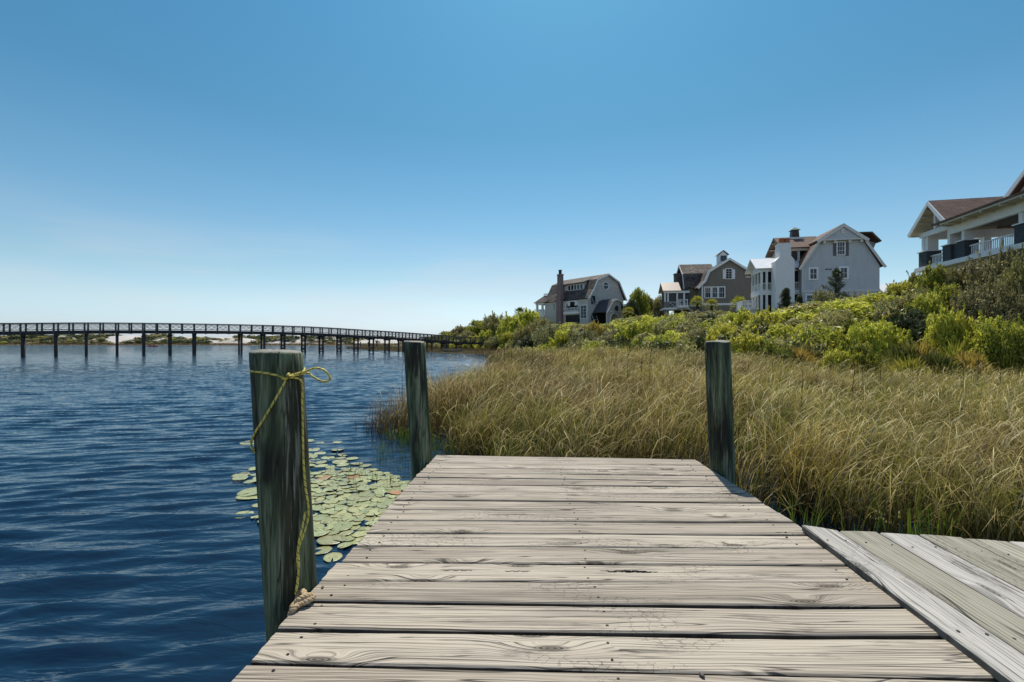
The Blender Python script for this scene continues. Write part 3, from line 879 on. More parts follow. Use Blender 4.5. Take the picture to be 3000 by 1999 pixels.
# a small dark pebble-like shell on the boards
def pebble(px, py, r, label, name='pebble'):
    b = bmesh.new(); bmesh.ops.create_icosphere(b, subdivisions=3, radius=1)
    for v in b.verts: v.co *= 1 + 0.15 * mnoise.noise(v.co * 1.7 + Vector((px, 0, 0)))
    for v in b.verts: v.co = Vector((v.co.x * r * 0.75, v.co.y * r * 1.25, v.co.z * r * 0.6))
    me = bpy.data.meshes.new(name); b.to_mesh(me); b.free()
    o = link_mesh(name, me, plain('dark_stone', (0.09, 0.08, 0.075), (0.04, 0.036, 0.033), 60.0, 0.6, 0.4), None, True)
    p = onz(px, py, DECK); o.location = (p.x, p.y, DECK + r * 0.55); o.rotation_euler = (0, 0, R(20))
    tag(o, label, 'pebble')
pebble(2056, 1983, 0.011, 'small dark oval pebble lying on the boards at the bottom of the picture')
pebble(945, 1725, 0.010, 'small dark pebble at the left edge of the dock beside the nearest pile')

# ------------------------------------------------------------------ the long footbridge
bridge_wood = plain('dark_bridge_wood', (0.060, 0.056, 0.055), (0.030, 0.029, 0.030), 2.0, 0.8, 0.2)
bridge_top = plain('grey_bridge_rail', (0.105, 0.095, 0.095), (0.07, 0.064, 0.064), 2.0, 0.8, 0.2)
BTH = R(57.0)
def bY(px):
    k = (px - 1500) / F; y0 = 62.0; k0 = (68 - 1500) / F
    S = y0 * (k - k0) / (math.sin(BTH) - k * math.cos(BTH))
    return y0 + S * math.cos(BTH)
BT = [(-700, 940), (-300, 944), (0, 948.5), (250, 946.0), (450, 947.5), (700, 951.5), (850, 955.5), (950, 960), (1050, 966.5), (1150, 972.5), (1250, 979.5), (1330, 986.5), (1420, 993)]
def bpt(px):
    Y = bY(px)
    yy = float(np.interp(px, [q[0] for q in BT], [q[1] for q in BT]))
    return at(px, yy, Y)
bridge = empty('footbridge', (-45, 75, 0))
tag(bridge, 'long low dark timber footbridge on piles crossing the lake to the dune', 'bridge')
def bpart(mb, name, mat, parent=bridge):
    o = mb.build(name, mat, None)
    if parent is bridge: o.parent = bridge; o.matrix_parent_inverse = Matrix.Translation(-Vector((-45, 75, 0)))
    else: o.parent = parent
    return o
BW = 1.05      # half width
def path_frame(px):
    p = bpt(px); q = bpt(px + 4); r = bpt(px - 4)
    d = (q - r); d.z = 0; d.normalize()
    n = Vector((-d.y, d.x, 0))
    return p, d, n
# smooth centre line
piers = [-350, -232, -125, -28, 68, 164, 253, 343, 421, 498, 569, 637, 704, 770, 829, 889, 941, 993, 1043, 1088, 1134, 1174, 1214, 1258, 1301, 1343]
skip = {637}
samp = []
for a_, b_ in zip(piers[:-1], piers[1:]): samp += [a_ + (b_ - a_) * k / 4 for k in range(4)]
samp += [1343, 1362, 1385, 1420]
fr = [path_frame(x) for x in samp]
def zsm(i):
    lo, hi = max(0, i - 4), min(len(fr) - 1, i + 4)
    return sum(fr[k][0].z for k in range(lo, hi + 1)) / (hi - lo + 1)
ztop = [zsm(i) for i in range(len(fr))]
deck = MB()
rails = [MB(), MB()]; post_spots = [[], []]
for i in range(len(fr) - 1):
    for sgn, wd in ((0, BW),):
        p, d, n = fr[i]; q, d2, n2 = fr[i + 1]
        za, zb = ztop[i] - 1.10, ztop[i + 1] - 1.10
        def cs(p, n, z):
            return [(p + n * (-wd)).xy[:] + (z - .12,), (p + n * wd).xy[:] + (z - .12,), (p + n * wd).xy[:] + (z,), (p + n * (-wd)).xy[:] + (z,)]
        A, B = cs(p, n, za), cs(q, n2, zb)
        deck.add(A + B, [(0, 1, 5, 4), (1, 2, 6, 5), (2, 3, 7, 6), (3, 0, 4, 7)])
        for sd in (-1, 1):
            a1 = p + n * (sd * (wd - .06)); b1 = q + n2 * (sd * (wd - .06))
            deck.bar((a1.x, a1.y, za - .30), (b1.x, b1.y, zb - .30), 0.12, 0.36)
        for s_, sd in enumerate((-1, 1)):
            a1 = p + n * (sd * wd); b1 = q + n2 * (sd * wd)
            for hz_, w_, h_ in ((1.06, 0.16, 0.09), (0.90, 0.05, 0.05), (0.74, 0.025, 0.025), (0.58, 0.025, 0.025), (0.42, 0.025, 0.025), (0.16, 0.05, 0.07)):
                rails[s_].bar((a1.x, a1.y, za + hz_), (b1.x, b1.y, zb + hz_), w_, h_)
            rails[s_].bar((a1.x, a1.y, za + .2), (b1.x, b1.y, zb + .88), 0.03)
            rails[s_].bar((a1.x, a1.y, za + .88), (b1.x, b1.y, zb + .2), 0.03)
            if i % 2 == 0: post_spots[s_].append((a1, za))
bpart(deck, 'bridge_deck', bridge_wood)
for s_ in (0, 1):
    ro = bpart(rails[s_], 'railing', bridge_top)
    first = None
    for (a1, za) in post_spots[s_]:
        if first is None:
            m = MB(); m.box(-.09, .09, -.09, .09, -.55, 1.06)
            first = m.build('railing_post', bridge_top, None).data
            o = bpy.data.objects['railing_post' if s_ == 0 else bpy.data.objects[-1].name] if False else [q for q in bpy.data.objects if q.data == first][0]
        else:
            o = bpy.data.objects.new('railing_post', first); COL.objects.link(o)
        o.parent = ro; o.matrix_parent_inverse = Matrix.Translation(Vector((45, -75, 0))) @ Matrix.Translation(Vector((-45, 75, 0)))
        o.location = (a1.x, a1.y, za)
        o.rotation_euler = (0, 0, math.atan2(path_frame(0)[1].y, path_frame(0)[1].x))
pm = MB()
n_ = 10
pm.add([(0.15 * (1.12 if z == 0 else 1) * math.cos(2 * math.pi * k / n_), 0.15 * (1.12 if z == 0 else 1) * math.sin(2 * math.pi * k / n_), z) for z in (-6.0, -4.2, 0, 0.0) for k in range(n_)],
       [(j * n_ + k, j * n_ + (k + 1) % n_, (j + 1) * n_ + (k + 1) % n_, (j + 1) * n_ + k) for j in range(2) for k in range(n_)] + [tuple(range(2 * n_, 3 * n_))])
pobj = pm.build('bridge_pile', bridge_wood, None, True); pmesh = pobj.data; bpy.data.objects.remove(pobj)
for px in piers:
    if px in skip: continue
    p, d, n = path_frame(px)
    i = min(range(len(samp)), key=lambda k: abs(samp[k] - px)); z = ztop[i] - 1.58
    pier = MB()
    n = Vector((-math.cos(R(48)), math.sin(R(48)), 0))
    w = BW * 0.86
    pier.bar((p + n * -1.25).xy[:] + (z - .1,), (p + n * 1.25).xy[:] + (z - .1,), 0.3, 0.26)
    po = bpart(pier, 'pier_cap', bridge_wood)
    for sd in (-1, 1):
        o = bpy.data.objects.new('bridge_pile', pmesh); COL.objects.link(o); o.parent = po
        q = p + n * (sd * w); o.location = (q.x, q.y, z - .05)
    if 800 < px < 1160 or px < 80:
        br = MB(); a_ = p + n * w; b_ = p - n * w
        br.bar((a_.x, a_.y, 0.35), (b_.x, b_.y, 1.35), 0.1); br.bar((a_.x, a_.y, 1.35), (b_.x, b_.y, 0.35), 0.1)
        for zz in (0.28, 1.42):
            c_ = p + n * (w + .3); e_ = p - n * (w + .3)
            br.bar((c_.x, c_.y, zz), (e_.x, e_.y, zz), 0.12, 0.16)
        b_o = br.build('cross_brace', bridge_wood, None); b_o.parent = po

# a small jetty beyond the bridge and a skiff on the near shore
jt = empty('jetty', at(1095, 1012, 146))
tag(jt, 'small low wooden jetty seen under the bridge, in front of the far sand', 'jetty')
m = MB(); m.box(-4.2, 5.0, -1, 1, -.2, 0); o = m.build('jetty_deck', bridge_wood, jt)
zj = at(1095, 1012, 146).z
for x in (-4, -1.5, 1.2, 3.8):
    m = MB(); m.box(x - .12, x + .12, -.9, -.66, -zj - 1, 1.0); m.build('jetty_post', bridge_wood, jt)

def hull(L, W, H, name, mat, parent, n=14):
    V = []; Fc = []
    prof = [(-1, 1), (-.93, .45), (-.6, .08), (0, 0), (.6, .08), (.93, .45), (1, 1)]
    inn = [(.9, 1), (.8, .5), (.5, .2), (0, .14), (-.5, .2), (-.8, .5), (-.9, 1)]
    ring = prof + inn
    for i in range(n):
        t = i / (n - 1) * 2 - 1
        wv = max(0.02, (1 - abs(t) ** 2.6)) * W / 2; sh = H * (1 + 0.35 * t * t); kz = 0.35 * H * abs(t) ** 4
        for a, b in ring: V.append((t * L / 2 * (1 - .04 * (1 - b)), a * wv, kz + (sh - kz) * b))
    k = len(ring)
    for i in range(n - 1):
        for j in range(k): Fc.append((i * k + j, i * k + (j + 1) % k, (i + 1) * k + (j + 1) % k, (i + 1) * k + j))
    Fc += [tuple(range(k)), tuple(range((n - 1) * k, n * k))[::-1]]
    me = bpy.data.meshes.new(name); me.from_pydata(V, [], Fc)
    b = bmesh.new(); b.from_mesh(me); bmesh.ops.recalc_face_normals(b, faces=b.faces); b.to_mesh(me); b.free()
    return link_mesh(name, me, mat, parent, True)
sk = at(1325, 1030, 89); sk = empty('skiff', (sk.x, sk.y, 0.0), R(8))
tag(sk, 'small dull teal rowing boat lying on the shore under the end of the bridge', 'boat')
hull(4.0, 1.3, 0.5, 'hull', teal_paint, sk)
m = MB(); m.box(-.3, 0, -.55, .55, .36, .41); m.build('thwart', bridge_top, sk)

# two paddlers in a red kayak
kp = at(447, 1016.5, 178); ky = empty('kayak', (kp.x, kp.y, 0), R(2))
tag(ky, 'red two-seat kayak far out on the lake, seen between the bridge piles', 'kayak')
red = plain('red_plastic', (0.55, 0.04, 0.06), (0.45, 0.03, 0.05), 3.0, 0.4, 0.5)
hull(4.4, 0.8, 0.36, 'hull', red, ky)
m = MB(); m.box(-1.6, -.6, -.3, .3, .26, .31); m.box(.2, 1.2, -.3, .3, .26, .31); m.build('seat', iron_dark, ky)
def paddler(x, cloth_c, label):
    """a seated figure: one skinned surface, legs forward, arms holding the paddle"""
    J = {'hip': (0, 0, .34), 'waist': (-.02, 0, .52), 'chest': (0, 0, .76), 'neck': (0, 0, .93), 'head': (.02, 0, 1.08), 'crown': (.01, 0, 1.18)}
    pts = list(J.items()); idx = {k: i for i, (k, _) in enumerate(pts)}
    V = [v for _, v in pts]; E = [(0, 1), (1, 2), (2, 3), (3, 4), (4, 5)]
    rad = [.15, .13, .15, .055, .10, .07]
    for s in (-1, 1):
        b = len(V)
        V += [(0, s * .19, .84), (.12, s * .27, .62), (.36, s * .24, .66), (.45, s * .23, .68)]; rad += [.06, .045, .036, .04]
        E += [(2, b), (b, b + 1), (b + 1, b + 2), (b + 2, b + 3)]
        b = len(V)
        V += [(.05, s * .1, .36), (.45, s * .13, .46), (.85, s * .12, .36)]; rad += [.085, .06, .045]
        E += [(0, b), (b, b + 1), (b + 1, b + 2)]
    me = bpy.data.meshes.new('person'); me.from_pydata(V, E, [])
    o = link_mesh('person', me, plain('skin', (0.36, 0.2, 0.13), (0.32, 0.18, 0.12), 8.0))
    md = o.modifiers.new('skin', 'SKIN'); me.skin_vertices[0].data[0].use_root = True
    for i, r_ in enumerate(rad): me.skin_vertices[0].data[i].radius = (r_, r_)
    o.modifiers.new('sub', 'SUBSURF').levels = 1; o.modifiers['sub'].render_levels = 2
    o.location = (kp.x + x, kp.y, -0.03); o.rotation_euler = (0, 0, R(180 + 2))
    tag(o, label, 'person')
    c = MB(); c.tube([(-.01, 0, .36), (-.02, 0, .52), (0, 0, .74), (0, 0, .88)], [.175, .155, .185, .09], 12)
    c.build('life_vest', plain('vest_' + str(cloth_c[0]), cloth_c, None, 6.0), o, True)
    h = MB(); h.tube([(.0, 0, 1.1), (.0, 0, 1.16), (0, 0, 1.2)], [.125, .11, .03], 12); h.build('hat', iron_dark, o, True)
    pd = MB(); a = Vector((.46, -1.0, .50)); b = Vector((.46, 1.0, .86)); pd.bar(a, b, .035)
    pd.bar(a + Vector((0, -.28, -.05)), a, .03, .17); pd.bar(b, b + Vector((0, .28, .05)), .03, .17)
    p_ = pd.build('paddle', iron_dark, None); p_.location = o.location; p_.rotation_euler = o.rotation_euler
    tag(p_, 'thin dark paddle held by the ' + label.split(' in ')[0].replace('person ', '') + ' kayaker', 'paddle')
paddler(-1.0, (0.03, 0.03, 0.05), 'left person in dark clothes sitting in the red kayak, paddling')
paddler(0.7, (0.08, 0.03, 0.04), 'right person in dark red clothes sitting in the red kayak, paddling')
for o in bpy.data.objects:
    if o.name.startswith('paddle'): pass

# ------------------------------------------------------------------ houses
class House:
    """local frame: x along the gable wall to the right, y away from us, z up from the base"""
    def __init__(s, name, label, px, Y, zb, ang):
        s.o = Vector(((px - 1500) / F * Y, Y, zb)); s.a = R(ang)
        s.root = empty(name, s.o, s.a); tag(s.root, label, 'house')
        s.Mi = Matrix.Rotation(-s.a, 3, 'Z')
        s.c = s.Mi @ (Vector((0, 0, CAMH)) - s.o)
    def ray(s, px, py): return s.Mi @ Vector(((px - 1500) / F, 1.0, -(py - 1000) / F))
    def f(s, px, py, d=0.0):
        """(x, z) where the sight line meets the plane y = d"""
        r = s.ray(px, py); t = (d - s.c.y) / r.y; p = s.c + r * t; return (p.x, p.z)
    def s(s_, px, py, u=0.0):
        """(y, z) where the sight line meets the plane x = u"""
        r = s_.ray(px, py); t = (u - s_.c.x) / r.x; p = s_.c + r * t; return (p.y, p.z)
    def part(s, mb, name, mat, parent=None, label=None):
        o = mb.build(name, mat, parent or s.root)
        if label: o['label'] = label
        return o

def facing(plane, off):
    """maps (a, o, z) on a wall plane to a local box; o < 0 stands proud of the wall"""
    if plane == 'front': return lambda m, a0, a1, o0, o1, z0, z1: m.box(a0, a1, off + o0, off + o1, z0, z1)
    return lambda m, a0, a1, o0, o1, z0, z1: m.box(off + o0, off + o1, a0, a1, z0, z1)

def window(h, plane, off, a0, a1, z0, z1, cols=2, rows=2, frame=white_paint, tw=0.12, pane=glass, name='window', parent=None):
    fc = facing(plane, off); m = MB()
    fc(m, a0, a0 + tw, -.08, .02, z0, z1); fc(m, a1 - tw, a1, -.08, .02, z0, z1)
    fc(m, a0 + tw, a1 - tw, -.08, .02, z1 - tw, z1); fc(m, a0 + tw, a1 - tw, -.10, .02, z0, z0 + tw * .8)
    ia0, ia1, iz0, iz1 = a0 + tw, a1 - tw, z0 + tw * .8, z1 - tw
    for k in range(1, cols): x = ia0 + (ia1 - ia0) * k / cols; fc(m, x - .017, x + .017, -.055, .0, iz0, iz1)
    for k in range(1, rows): z = iz0 + (iz1 - iz0) * k / rows; fc(m, ia0, ia1, -.062, .0, z - .02, z + .02)
    w = h.part(m, name, frame, parent)
    g_ = MB(); fc(g_, ia0, ia1, -.03, -.01, iz0, iz1); h.part(g_, 'pane', pane, w)
    return w

def railing(h, plane, off, a0, a1, z0, z1, mat=white_paint, sp=0.16, posts=(), name='railing', cross=False, bw=0.04):
    fc = facing(plane, off); m = MB()
    fc(m, a0, a1, -.05, .05, z1 - .08, z1); fc(m, a0, a1, -.035, .035, z0, z0 + .07)
    if cross:
        n = max(1, round((a1 - a0) / 1.0)); L = (a1 - a0) / n
        for k in range(n):
            b0, b1 = a0 + k * L, a0 + (k + 1) * L
            fc(m, b0 - .035, b0 + .035, -.03, .03, z0, z1)
            P = lambda a, z: (a, off, z) if plane == 'front' else (off, a, z)
            m.bar(P(b0, z0 + .07), P(b1, z1 - .08), .05); m.bar(P(b0, z1 - .08), P(b1, z0 + .07), .05)
            mid = (z0 + z1) / 2; bm_ = (b0 + b1) / 2
            m.bar(P(bm_, z0 + .05), P(b1, mid), .05); m.bar(P(b0, mid), P(bm_, z1 - .06), .05)
    else:
        n = int((a1 - a0) / sp)
        for k in range(1, n):
            a = a0 + (a1 - a0) * k / n; fc(m, a - bw / 2, a + bw / 2, -.02, .02, z0 + .06, z1 - .07)
    for a in posts: fc(m, a - .06, a + .06, -.06, .06, z0 - .05, z1 + .04)
    return h.part(m, name, mat)

def boxpart(h, name, mat, *b, parent=None):
    m = MB(); m.box(*b); return h.part(m, name, mat, parent)

# ---- the big blue-grey house --------------------------------------------------------------------
def c5(x, y): return (2180 + .19768 * x, 620 + .19768 * y)
H3 = House('blue_grey_house', 'large blue-grey shingled gambrel house with white chimney and two-storey screened porch', 2464, 58, 4.6, -12)
f3 = lambda x, y, d=0.0: H3.f(*c5(x, y), d)
L0 = f3(858, 840)[0]; R0 = f3(2008, 800)[0]
eL = f3(868, 830); bL = f3(1125, 430); ap = f3(1447, 215); bR = f3(1762, 420); eR = f3(2020, 800)
D3 = 10.0
m = MB(); m.prism_y([(L0, 0), (R0, 0), (R0, eR[1]), (bR[0], bR[1]), (ap[0], ap[1]), (bL[0], bL[1]), (L0, eL[1])], 0, D3)
H3.part(m, 'wall', siding_blue)
belt = f3(1400, 1178)[1]
m = MB(); m.box(L0 - .06, R0 + .06, -.06, 0.0, belt - .14, belt + .14); m.box(L0 - .05, L0 + .12, -.05, 0.0, belt + .14, eL[1]); H3.part(m, 'belt_trim', trim_paint)
# lower steep roof planes, flared at the eaves, and the upper gable roof
tL = f3(842, 850); tR = f3(2062, 818)
rl = [(tL[0] - .15, tL[1] - .05), (eL[0] - .1, eL[1] + .12), (bL[0], bL[1])]
rr = [(bR[0], bR[1]), (eR[0] + .02, eR[1] + .2), (tR[0], tR[1] - .02)]
ru = [(f3(1105, 430)[0] - .25, bL[1] - .22), (ap[0], ap[1]), (bR[0] + .25, bR[1] - .12)]
m = MB(); m.strip(rl, -.3, D3 + .3, .16); m.strip(rr, -.3, D3 + .3, .16); m.strip(ru, -.55, D3 + .5, .2)
roof3 = H3.part(m, 'roof', roof_brown)
m = MB()
for pts, y0 in ((rl, -.36), (rr, -.36)): m.strip([(x, z - .2) for x, z in pts], y0, y0 + .055, .3)
m.strip([(x, z - .26) for x, z in ru], -.62, -.555, .40)
m.box(bL[0] - .1, bR[0] + .1, -.55, -.02, bL[1] - .16, bL[1] + .02)
for x in (bL[0] + .35, -.9 + ap[0], .75 + ap[0], bR[0] - .3): m.box(x - .14, x + .14, -.42, -.01, bL[1] - .5, bL[1] - .162)
H3.part(m, 'rake_trim', trim_paint)
m = MB(); m.prism_y([(bL[0] + .1, bL[1] + .03), (bR[0] - .1, bR[1] + .03), (ap[0], ap[1] - .12)], -.45, -.02); H3.part(m, 'pediment', siding_blue)
x0, z0 = f3(1410, 348); x1, z1 = f3(1458, 268); boxpart(H3, 'gable_vent', trim_paint, x0, x1, -.50, -.452, z0, z1)
def win3(x0, y0, x1, y1, **k):
    a0, zb = f3(x0, y1); a1, zt = f3(x1, y0); return window(H3, 'front', 0, a0, a1, zb, zt, **k)
win3(1366, 445, 1500, 655, cols=3, rows=3)
for (xa, xb) in ((1318, 1366), (1501, 1549)):
    a0, zb = f3(xa, 660); a1, zt = f3(xb, 460); boxpart(H3, 'shutter', shutter_grey, a0 + .01, a1 - .01, -.07, 0.02, zb, zt)
win3(953, 830, 1097, 1020, cols=2, rows=2, tw=.2); win3(1403, 815, 1548, 1007, cols=2, rows=2, tw=.2); win3(905, 1225, 1065, 1372, cols=1, rows=2, tw=.17)
for xx in (1222, 1278):
    a, z = f3(xx, 858); boxpart(H3, 'wall_vent', iron_dark, a - .16, a + .16, -.08, .01, z - .05, z + .06)
# right-hand dormer
rp = f3(1960, 475, 3.0); rq = f3(1790, 345, 3.0)
m = MB(); m.strip([(bR[0] - .6, rq[1] + .02), (rq[0] + .3, rq[1]), (rp[0], rp[1])], 2.0, 6.5, .18); H3.part(m, 'dormer_roof', roof_brown, roof3)
m = MB(); m.prism_y([(bR[0] - .5, bR[1] - .8), (eR[0] - .4, eR[1] + .6), (rp[0] - .45, rp[1] - .1), (bR[0] - .5, rq[1] - .1)], 2.2, 6.3); H3.part(m, 'dormer_wall', siding_brown)
# third-floor cross wing that runs out to the left
dw = 5.0
w_r = f3(432, 412, dw); w_e = f3(690, 541, dw - 3.2)
wl = w_r[0]
m = MB(); zr, ze = w_r[1], w_e[1]; hw = 3.0
pr = [(dw - hw - .35, ze - .12), (dw, zr), (dw + hw + .35, ze - .12)]
m.strip(pr, wl, ap[0] - 1.0, .16, axis='x'); H3.part(m, 'wing_roof', roof_brown)
m = MB(); m.prism_x([(dw - hw, belt), (dw + hw, belt), (dw + hw, ze - .05), (dw, zr - .1), (dw - hw, ze - .05)], wl + .8, L0 + .5)
wing = H3.part(m, 'wing_wall', siding_blue)
m = MB(); m.box(wl + .7, bL[0] - .6, dw - hw - .22, dw - hw, ze - .42, ze - .06); m.box(wl + .68, wl + .8, dw - hw - .05, dw + hw, ze - .4, ze - .1)
for k in range(6): y_ = dw - hw + k * hw * 2 / 5; z_ = zr - abs(y_ - dw) / hw * (zr - ze) - .12; m.box(wl + .02, wl + .8, y_ - .06, y_ + .06, z_ - .12, z_)
H3.part(m, 'wing_trim', soffit_mat)
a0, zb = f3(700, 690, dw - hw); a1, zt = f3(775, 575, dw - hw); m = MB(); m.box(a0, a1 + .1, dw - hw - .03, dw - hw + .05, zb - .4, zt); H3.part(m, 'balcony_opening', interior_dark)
a0, _ = f3(800, 690, dw - hw)
# dark metal flue on the wing ridge
vx, vz = f3(745, 392, dw); _, vt = f3(745, 283, dw); w_ = .75
m = MB(); m.box(vx - 1.0, vx + 1.0, dw - .7, dw + .7, vz - .35, vz - .05); fl = H3.part(m, 'flue_base', trim_paint)
m = MB(); m.prism_y([(vx - .48, vz - .05), (vx + .48, vz - .05), (vx + .4, vz + .95), (vx - .4, vz + .95)], dw - .45, dw + .45); H3.part(m, 'flue', iron_dark, fl)
m = MB(); z_ = vz + 1.0; v = [(vx - .6, dw - .6, z_), (vx + .6, dw - .6, z_), (vx + .6, dw + .6, z_), (vx - .6, dw + .6, z_), (vx, dw, vt + .45)]
m.add(v, [(0, 3, 2, 1), (0, 1, 4), (1, 2, 4), (2, 3, 4), (3, 0, 4)]); H3.part(m, 'flue_cap', copper_green, fl)
# two-storey screened porch with a white metal roof
pd0 = 1.0
PL = f3(246, 1000, pd0)[0]; PRr = L0
zfl = f3(300, 1172, pd0)[1]; zbd = f3(300, 1240, pd0)[1]; zev = f3(300, 862, pd0)[1]
sd = H3.s(*c5(135, 940), PL)[0]
PD = min(max(sd, pd0 + 4), pd0 + 7); pm_ = (pd0 + PD) / 2
zrg = H3.f(*c5(300, 712), pm_)[1]
m = MB(); m.strip([(pd0 - .45, zev + .02), (pm_, zrg), (PD + .45, zev + .02)], PL - .75, L0 + .25, .1, axis='x'); H3.part(m, 'porch_roof', metal_white)
m = MB(); m.prism_x([(pd0, zev - .0), (PD, zev - .0), (pm_, zrg - .15)], PL, PL + .12); m.box(PL, L0, pd0 - .12, pd0 + .1, zev - .32, zev); m.box(PL - .06, PL + .1, pd0, PD, zev - .32, zev)
for k in range(7): y_ = pd0 - .3 + k * (PD - pd0 + .6) / 6; z_ = zrg - abs(y_ - pm_) / (pm_ - pd0) * (zrg - zev) - .06; m.box(PL - .7, PL, y_ - .05, y_ + .05, z_ - .14, z_)
H3.part(m, 'porch_gable', white_paint)
m = MB(); m.box(PL - .1, L0, pd0 - .14, PD, zbd, zfl); H3.part(m, 'porch_floor', white_paint)
post_x = [PL + .1] + [f3(x, 1000, pd0)[0] for x in (333, 452, 838)]
for x in post_x:
    m = MB(); m.box(x - .13, x + .13, pd0 - .13, pd0 + .13, 0, zbd); m.box(x - .13, x + .13, pd0 - .13, pd0 + .13, zfl, zev - .3); H3.part(m, 'porch_post', white_paint)
for y_ in np.linspace(pd0 + .1, PD - .1, 4)[1:]:
    m = MB(); m.box(PL - .03, PL + .2, y_ - .1, y_ + .1, 0, zbd); m.box(PL - .03, PL + .2, y_ - .1, y_ + .1, zfl, zev - .3); H3.part(m, 'porch_post', white_paint)
m = MB(); m.box(PL + .3, L0, pd0 + .25, pd0 + .3, 0.2, zbd); m.box(PL + .3, L0, pd0 + .25, pd0 + .3, zfl, zev); m.box(PL + .28, PL + .3, pd0 + .3, PD, 0.2, zbd); m.box(PL + .28, PL + .3, pd0 + .3, PD, zfl, zev)
H3.part(m, 'screen', screen_dark)
zr1 = f3(400, 1058, pd0)[1]
for (a0, a1) in zip(post_x[:-1], post_x[1:]): railing(H3, 'front', pd0, a0 + .13, a1 - .13, zfl + .08, zr1, sp=.17, bw=.06)
railing(H3, 'left', PL + .08, pd0 + .2, PD, zfl + .08, zr1, sp=.17, bw=.05)
m = MB(); m.box(PL + .02, PL + .12, pd0 + .2, PD, 0, 0.9); H3.part(m, 'porch_base', white_paint)
# white stucco chimney with two clay pots
cd = -.9
cp = [f3(468, 1340, cd), f3(750, 1340, cd), f3(748, 715, cd), f3(694, 655, cd), f3(694, 478, cd), f3(530, 478, cd), f3(530, 672, cd), f3(468, 735, cd)]
cp[0] = (cp[0][0], 0); cp[1] = (cp[1][0], 0)
m = MB(); m.prism_y(cp, cd, .75); ch = H3.part(m, 'chimney', stucco)
m = MB(); m.box(cp[5][0] - .05, cp[4][0] + .05, cd - .05, .8, cp[4][1], cp[4][1] + .12); H3.part(m, 'chimney_cap', stucco, ch)
for xx in (560, 637):
    a, z = f3(xx, 478, cd + .5); t_ = f3(xx, 408, cd + .5)[1]
    m = MB(); m.tube([(a, cd + .6, cp[4][1] + .12), (a, cd + .6, t_ - .08), (a, cd + .6, t_ + .02)], [.36, .31, .36], 12); H3.part(m, 'chimney_pot', terracotta, ch)
# stair landing with white posts left of the porch
a0, z0 = H3.f(2165, 905, 3.5); a1, z1 = H3.f(2212, 865, 3.5)
m = MB(); m.box(a0, PL - .1, 2.2, 5.2, z0 - .3, z0); m.box(a0 + .4, PL - .1, 2.6, 5.0, 0, z0 - .3); st_ = H3.part(m, 'stair_landing', white_paint)
railing(H3, 'front', 2.25, a0, PL - .2, z0 + .02, z0 + 1.0, sp=.18, posts=(a0 + .06, a0 + .9, a0 + 1.6), bw=.08)
railing(H3, 'left', a0 + .05, 2.3, 5.1, z0 + .02, z0 + 1.0, sp=.18, bw=.06)

# ---- the brown house in the middle ------------------------------------------------------------
def c4(x, y): return (1900 + .17 * x, 700 + .17 * y)
H2h = House('brown_house', 'grey-brown shingled gambrel house with white window trim and a small white cupola', 2136, 78, 5.8, -8)
f2 = lambda x, y, d=0.0: H2h.f(*c4(x, y), d)
ap = f2(1388, 350); bL = f2(1050, 560); kL = f2(985, 720); eL = f2(868, 850); bR = f2(1728, 555); eR = f2(1900, 850); kR = f2(1800, 720)
L0 = f2(918, 900)[0]; R0 = f2(1840, 900)[0]; D2 = 11.0
m = MB(); m.prism_y([(L0, 0), (R0, 0), (R0, kR[1] - .3), kR, bR, ap, bL, kL, (L0, eL[1] + .7)], 0, D2); H2h.part(m, 'wall', siding_brown)
pts = [(eL[0] - .1, eL[1]), (kL[0], kL[1]), bL, ap, bR, kR, (eR[0] + .1, eR[1])]
m = MB(); m.strip(pts, -.35, D2 + .3, .16); H2h.part(m, 'roof', roof_cedar)
m = MB(); m.strip([(x, z - .24) for x, z in pts], -.42, -.352, .38); H2h.part(m, 'rake_trim', white_paint)
zt, zb = f2(1300, 1112)[1], f2(1300, 1148)[1]
m = MB(); m.box(L0 - .05, R0, -.06, 0.0, zb, zt); m.box(L0 - .03, L0 + .2, -.05, 0, zt, eL[1] + .3); H2h.part(m, 'base_trim', white_paint)
a0, zb = f2(1320, 700); a1, zt = f2(1446, 508); window(H2h, 'front', 0, a0, a1, zb, zt, cols=2, rows=4, tw=.14)
for xa, xb in ((1277, 1319), (1447, 1489)):
    a0, zb = f2(xa, 696); a1, zt = f2(xb, 530); boxpart(H2h, 'shutter', white_paint, a0 + .01, a1 - .01, -.09, .01, zb, zt)
_, zb = f2(960, 1030); _, zt = f2(960, 828)
for xa, xb in ((958, 1080), (1083, 1196), (1199, 1322)):
    window(H2h, 'front', 0, f2(xa, 900)[0], f2(xb, 900)[0], zb, zt, cols=3, rows=2, tw=.17)
# left wing: ridge runs to the left, steep lower slope under a flatter upper slope
wd = 3.2
r_ = f2(600, 462, wd + 3.6); br_ = f2(780, 612, wd + .9); ev = f2(770, 856, wd - .3)
wl = f2(618, 700, wd)[0]
pr = [(wd - .45, ev[1]), (wd + .8, br_[1]), (wd + 3.6, r_[1]), (wd + 6.4, br_[1]), (wd + 7.65, ev[1])]
m = MB(); m.strip(pr, wl - .15, -1.0, .16, axis='x'); H2h.part(m, 'wing_roof', roof_cedar)
xl = f2(682, 1000, wd)[0]
m = MB(); m.prism_x([(wd, 0), (wd + 7.2, 0), (wd + 7.2, ev[1] + .2), (wd + 6.4, br_[1]), (wd + 3.6, r_[1] - .05), (wd + .8, br_[1]), (wd, ev[1] + .2)], xl, L0 + 1); H2h.part(m, 'wing_wall', siding_brown)
m = MB(); m.strip([(y, z - .22) for y, z in pr], wl - .24, wl - .155, .34, axis='x'); H2h.part(m, 'wing_rake', trim_paint)
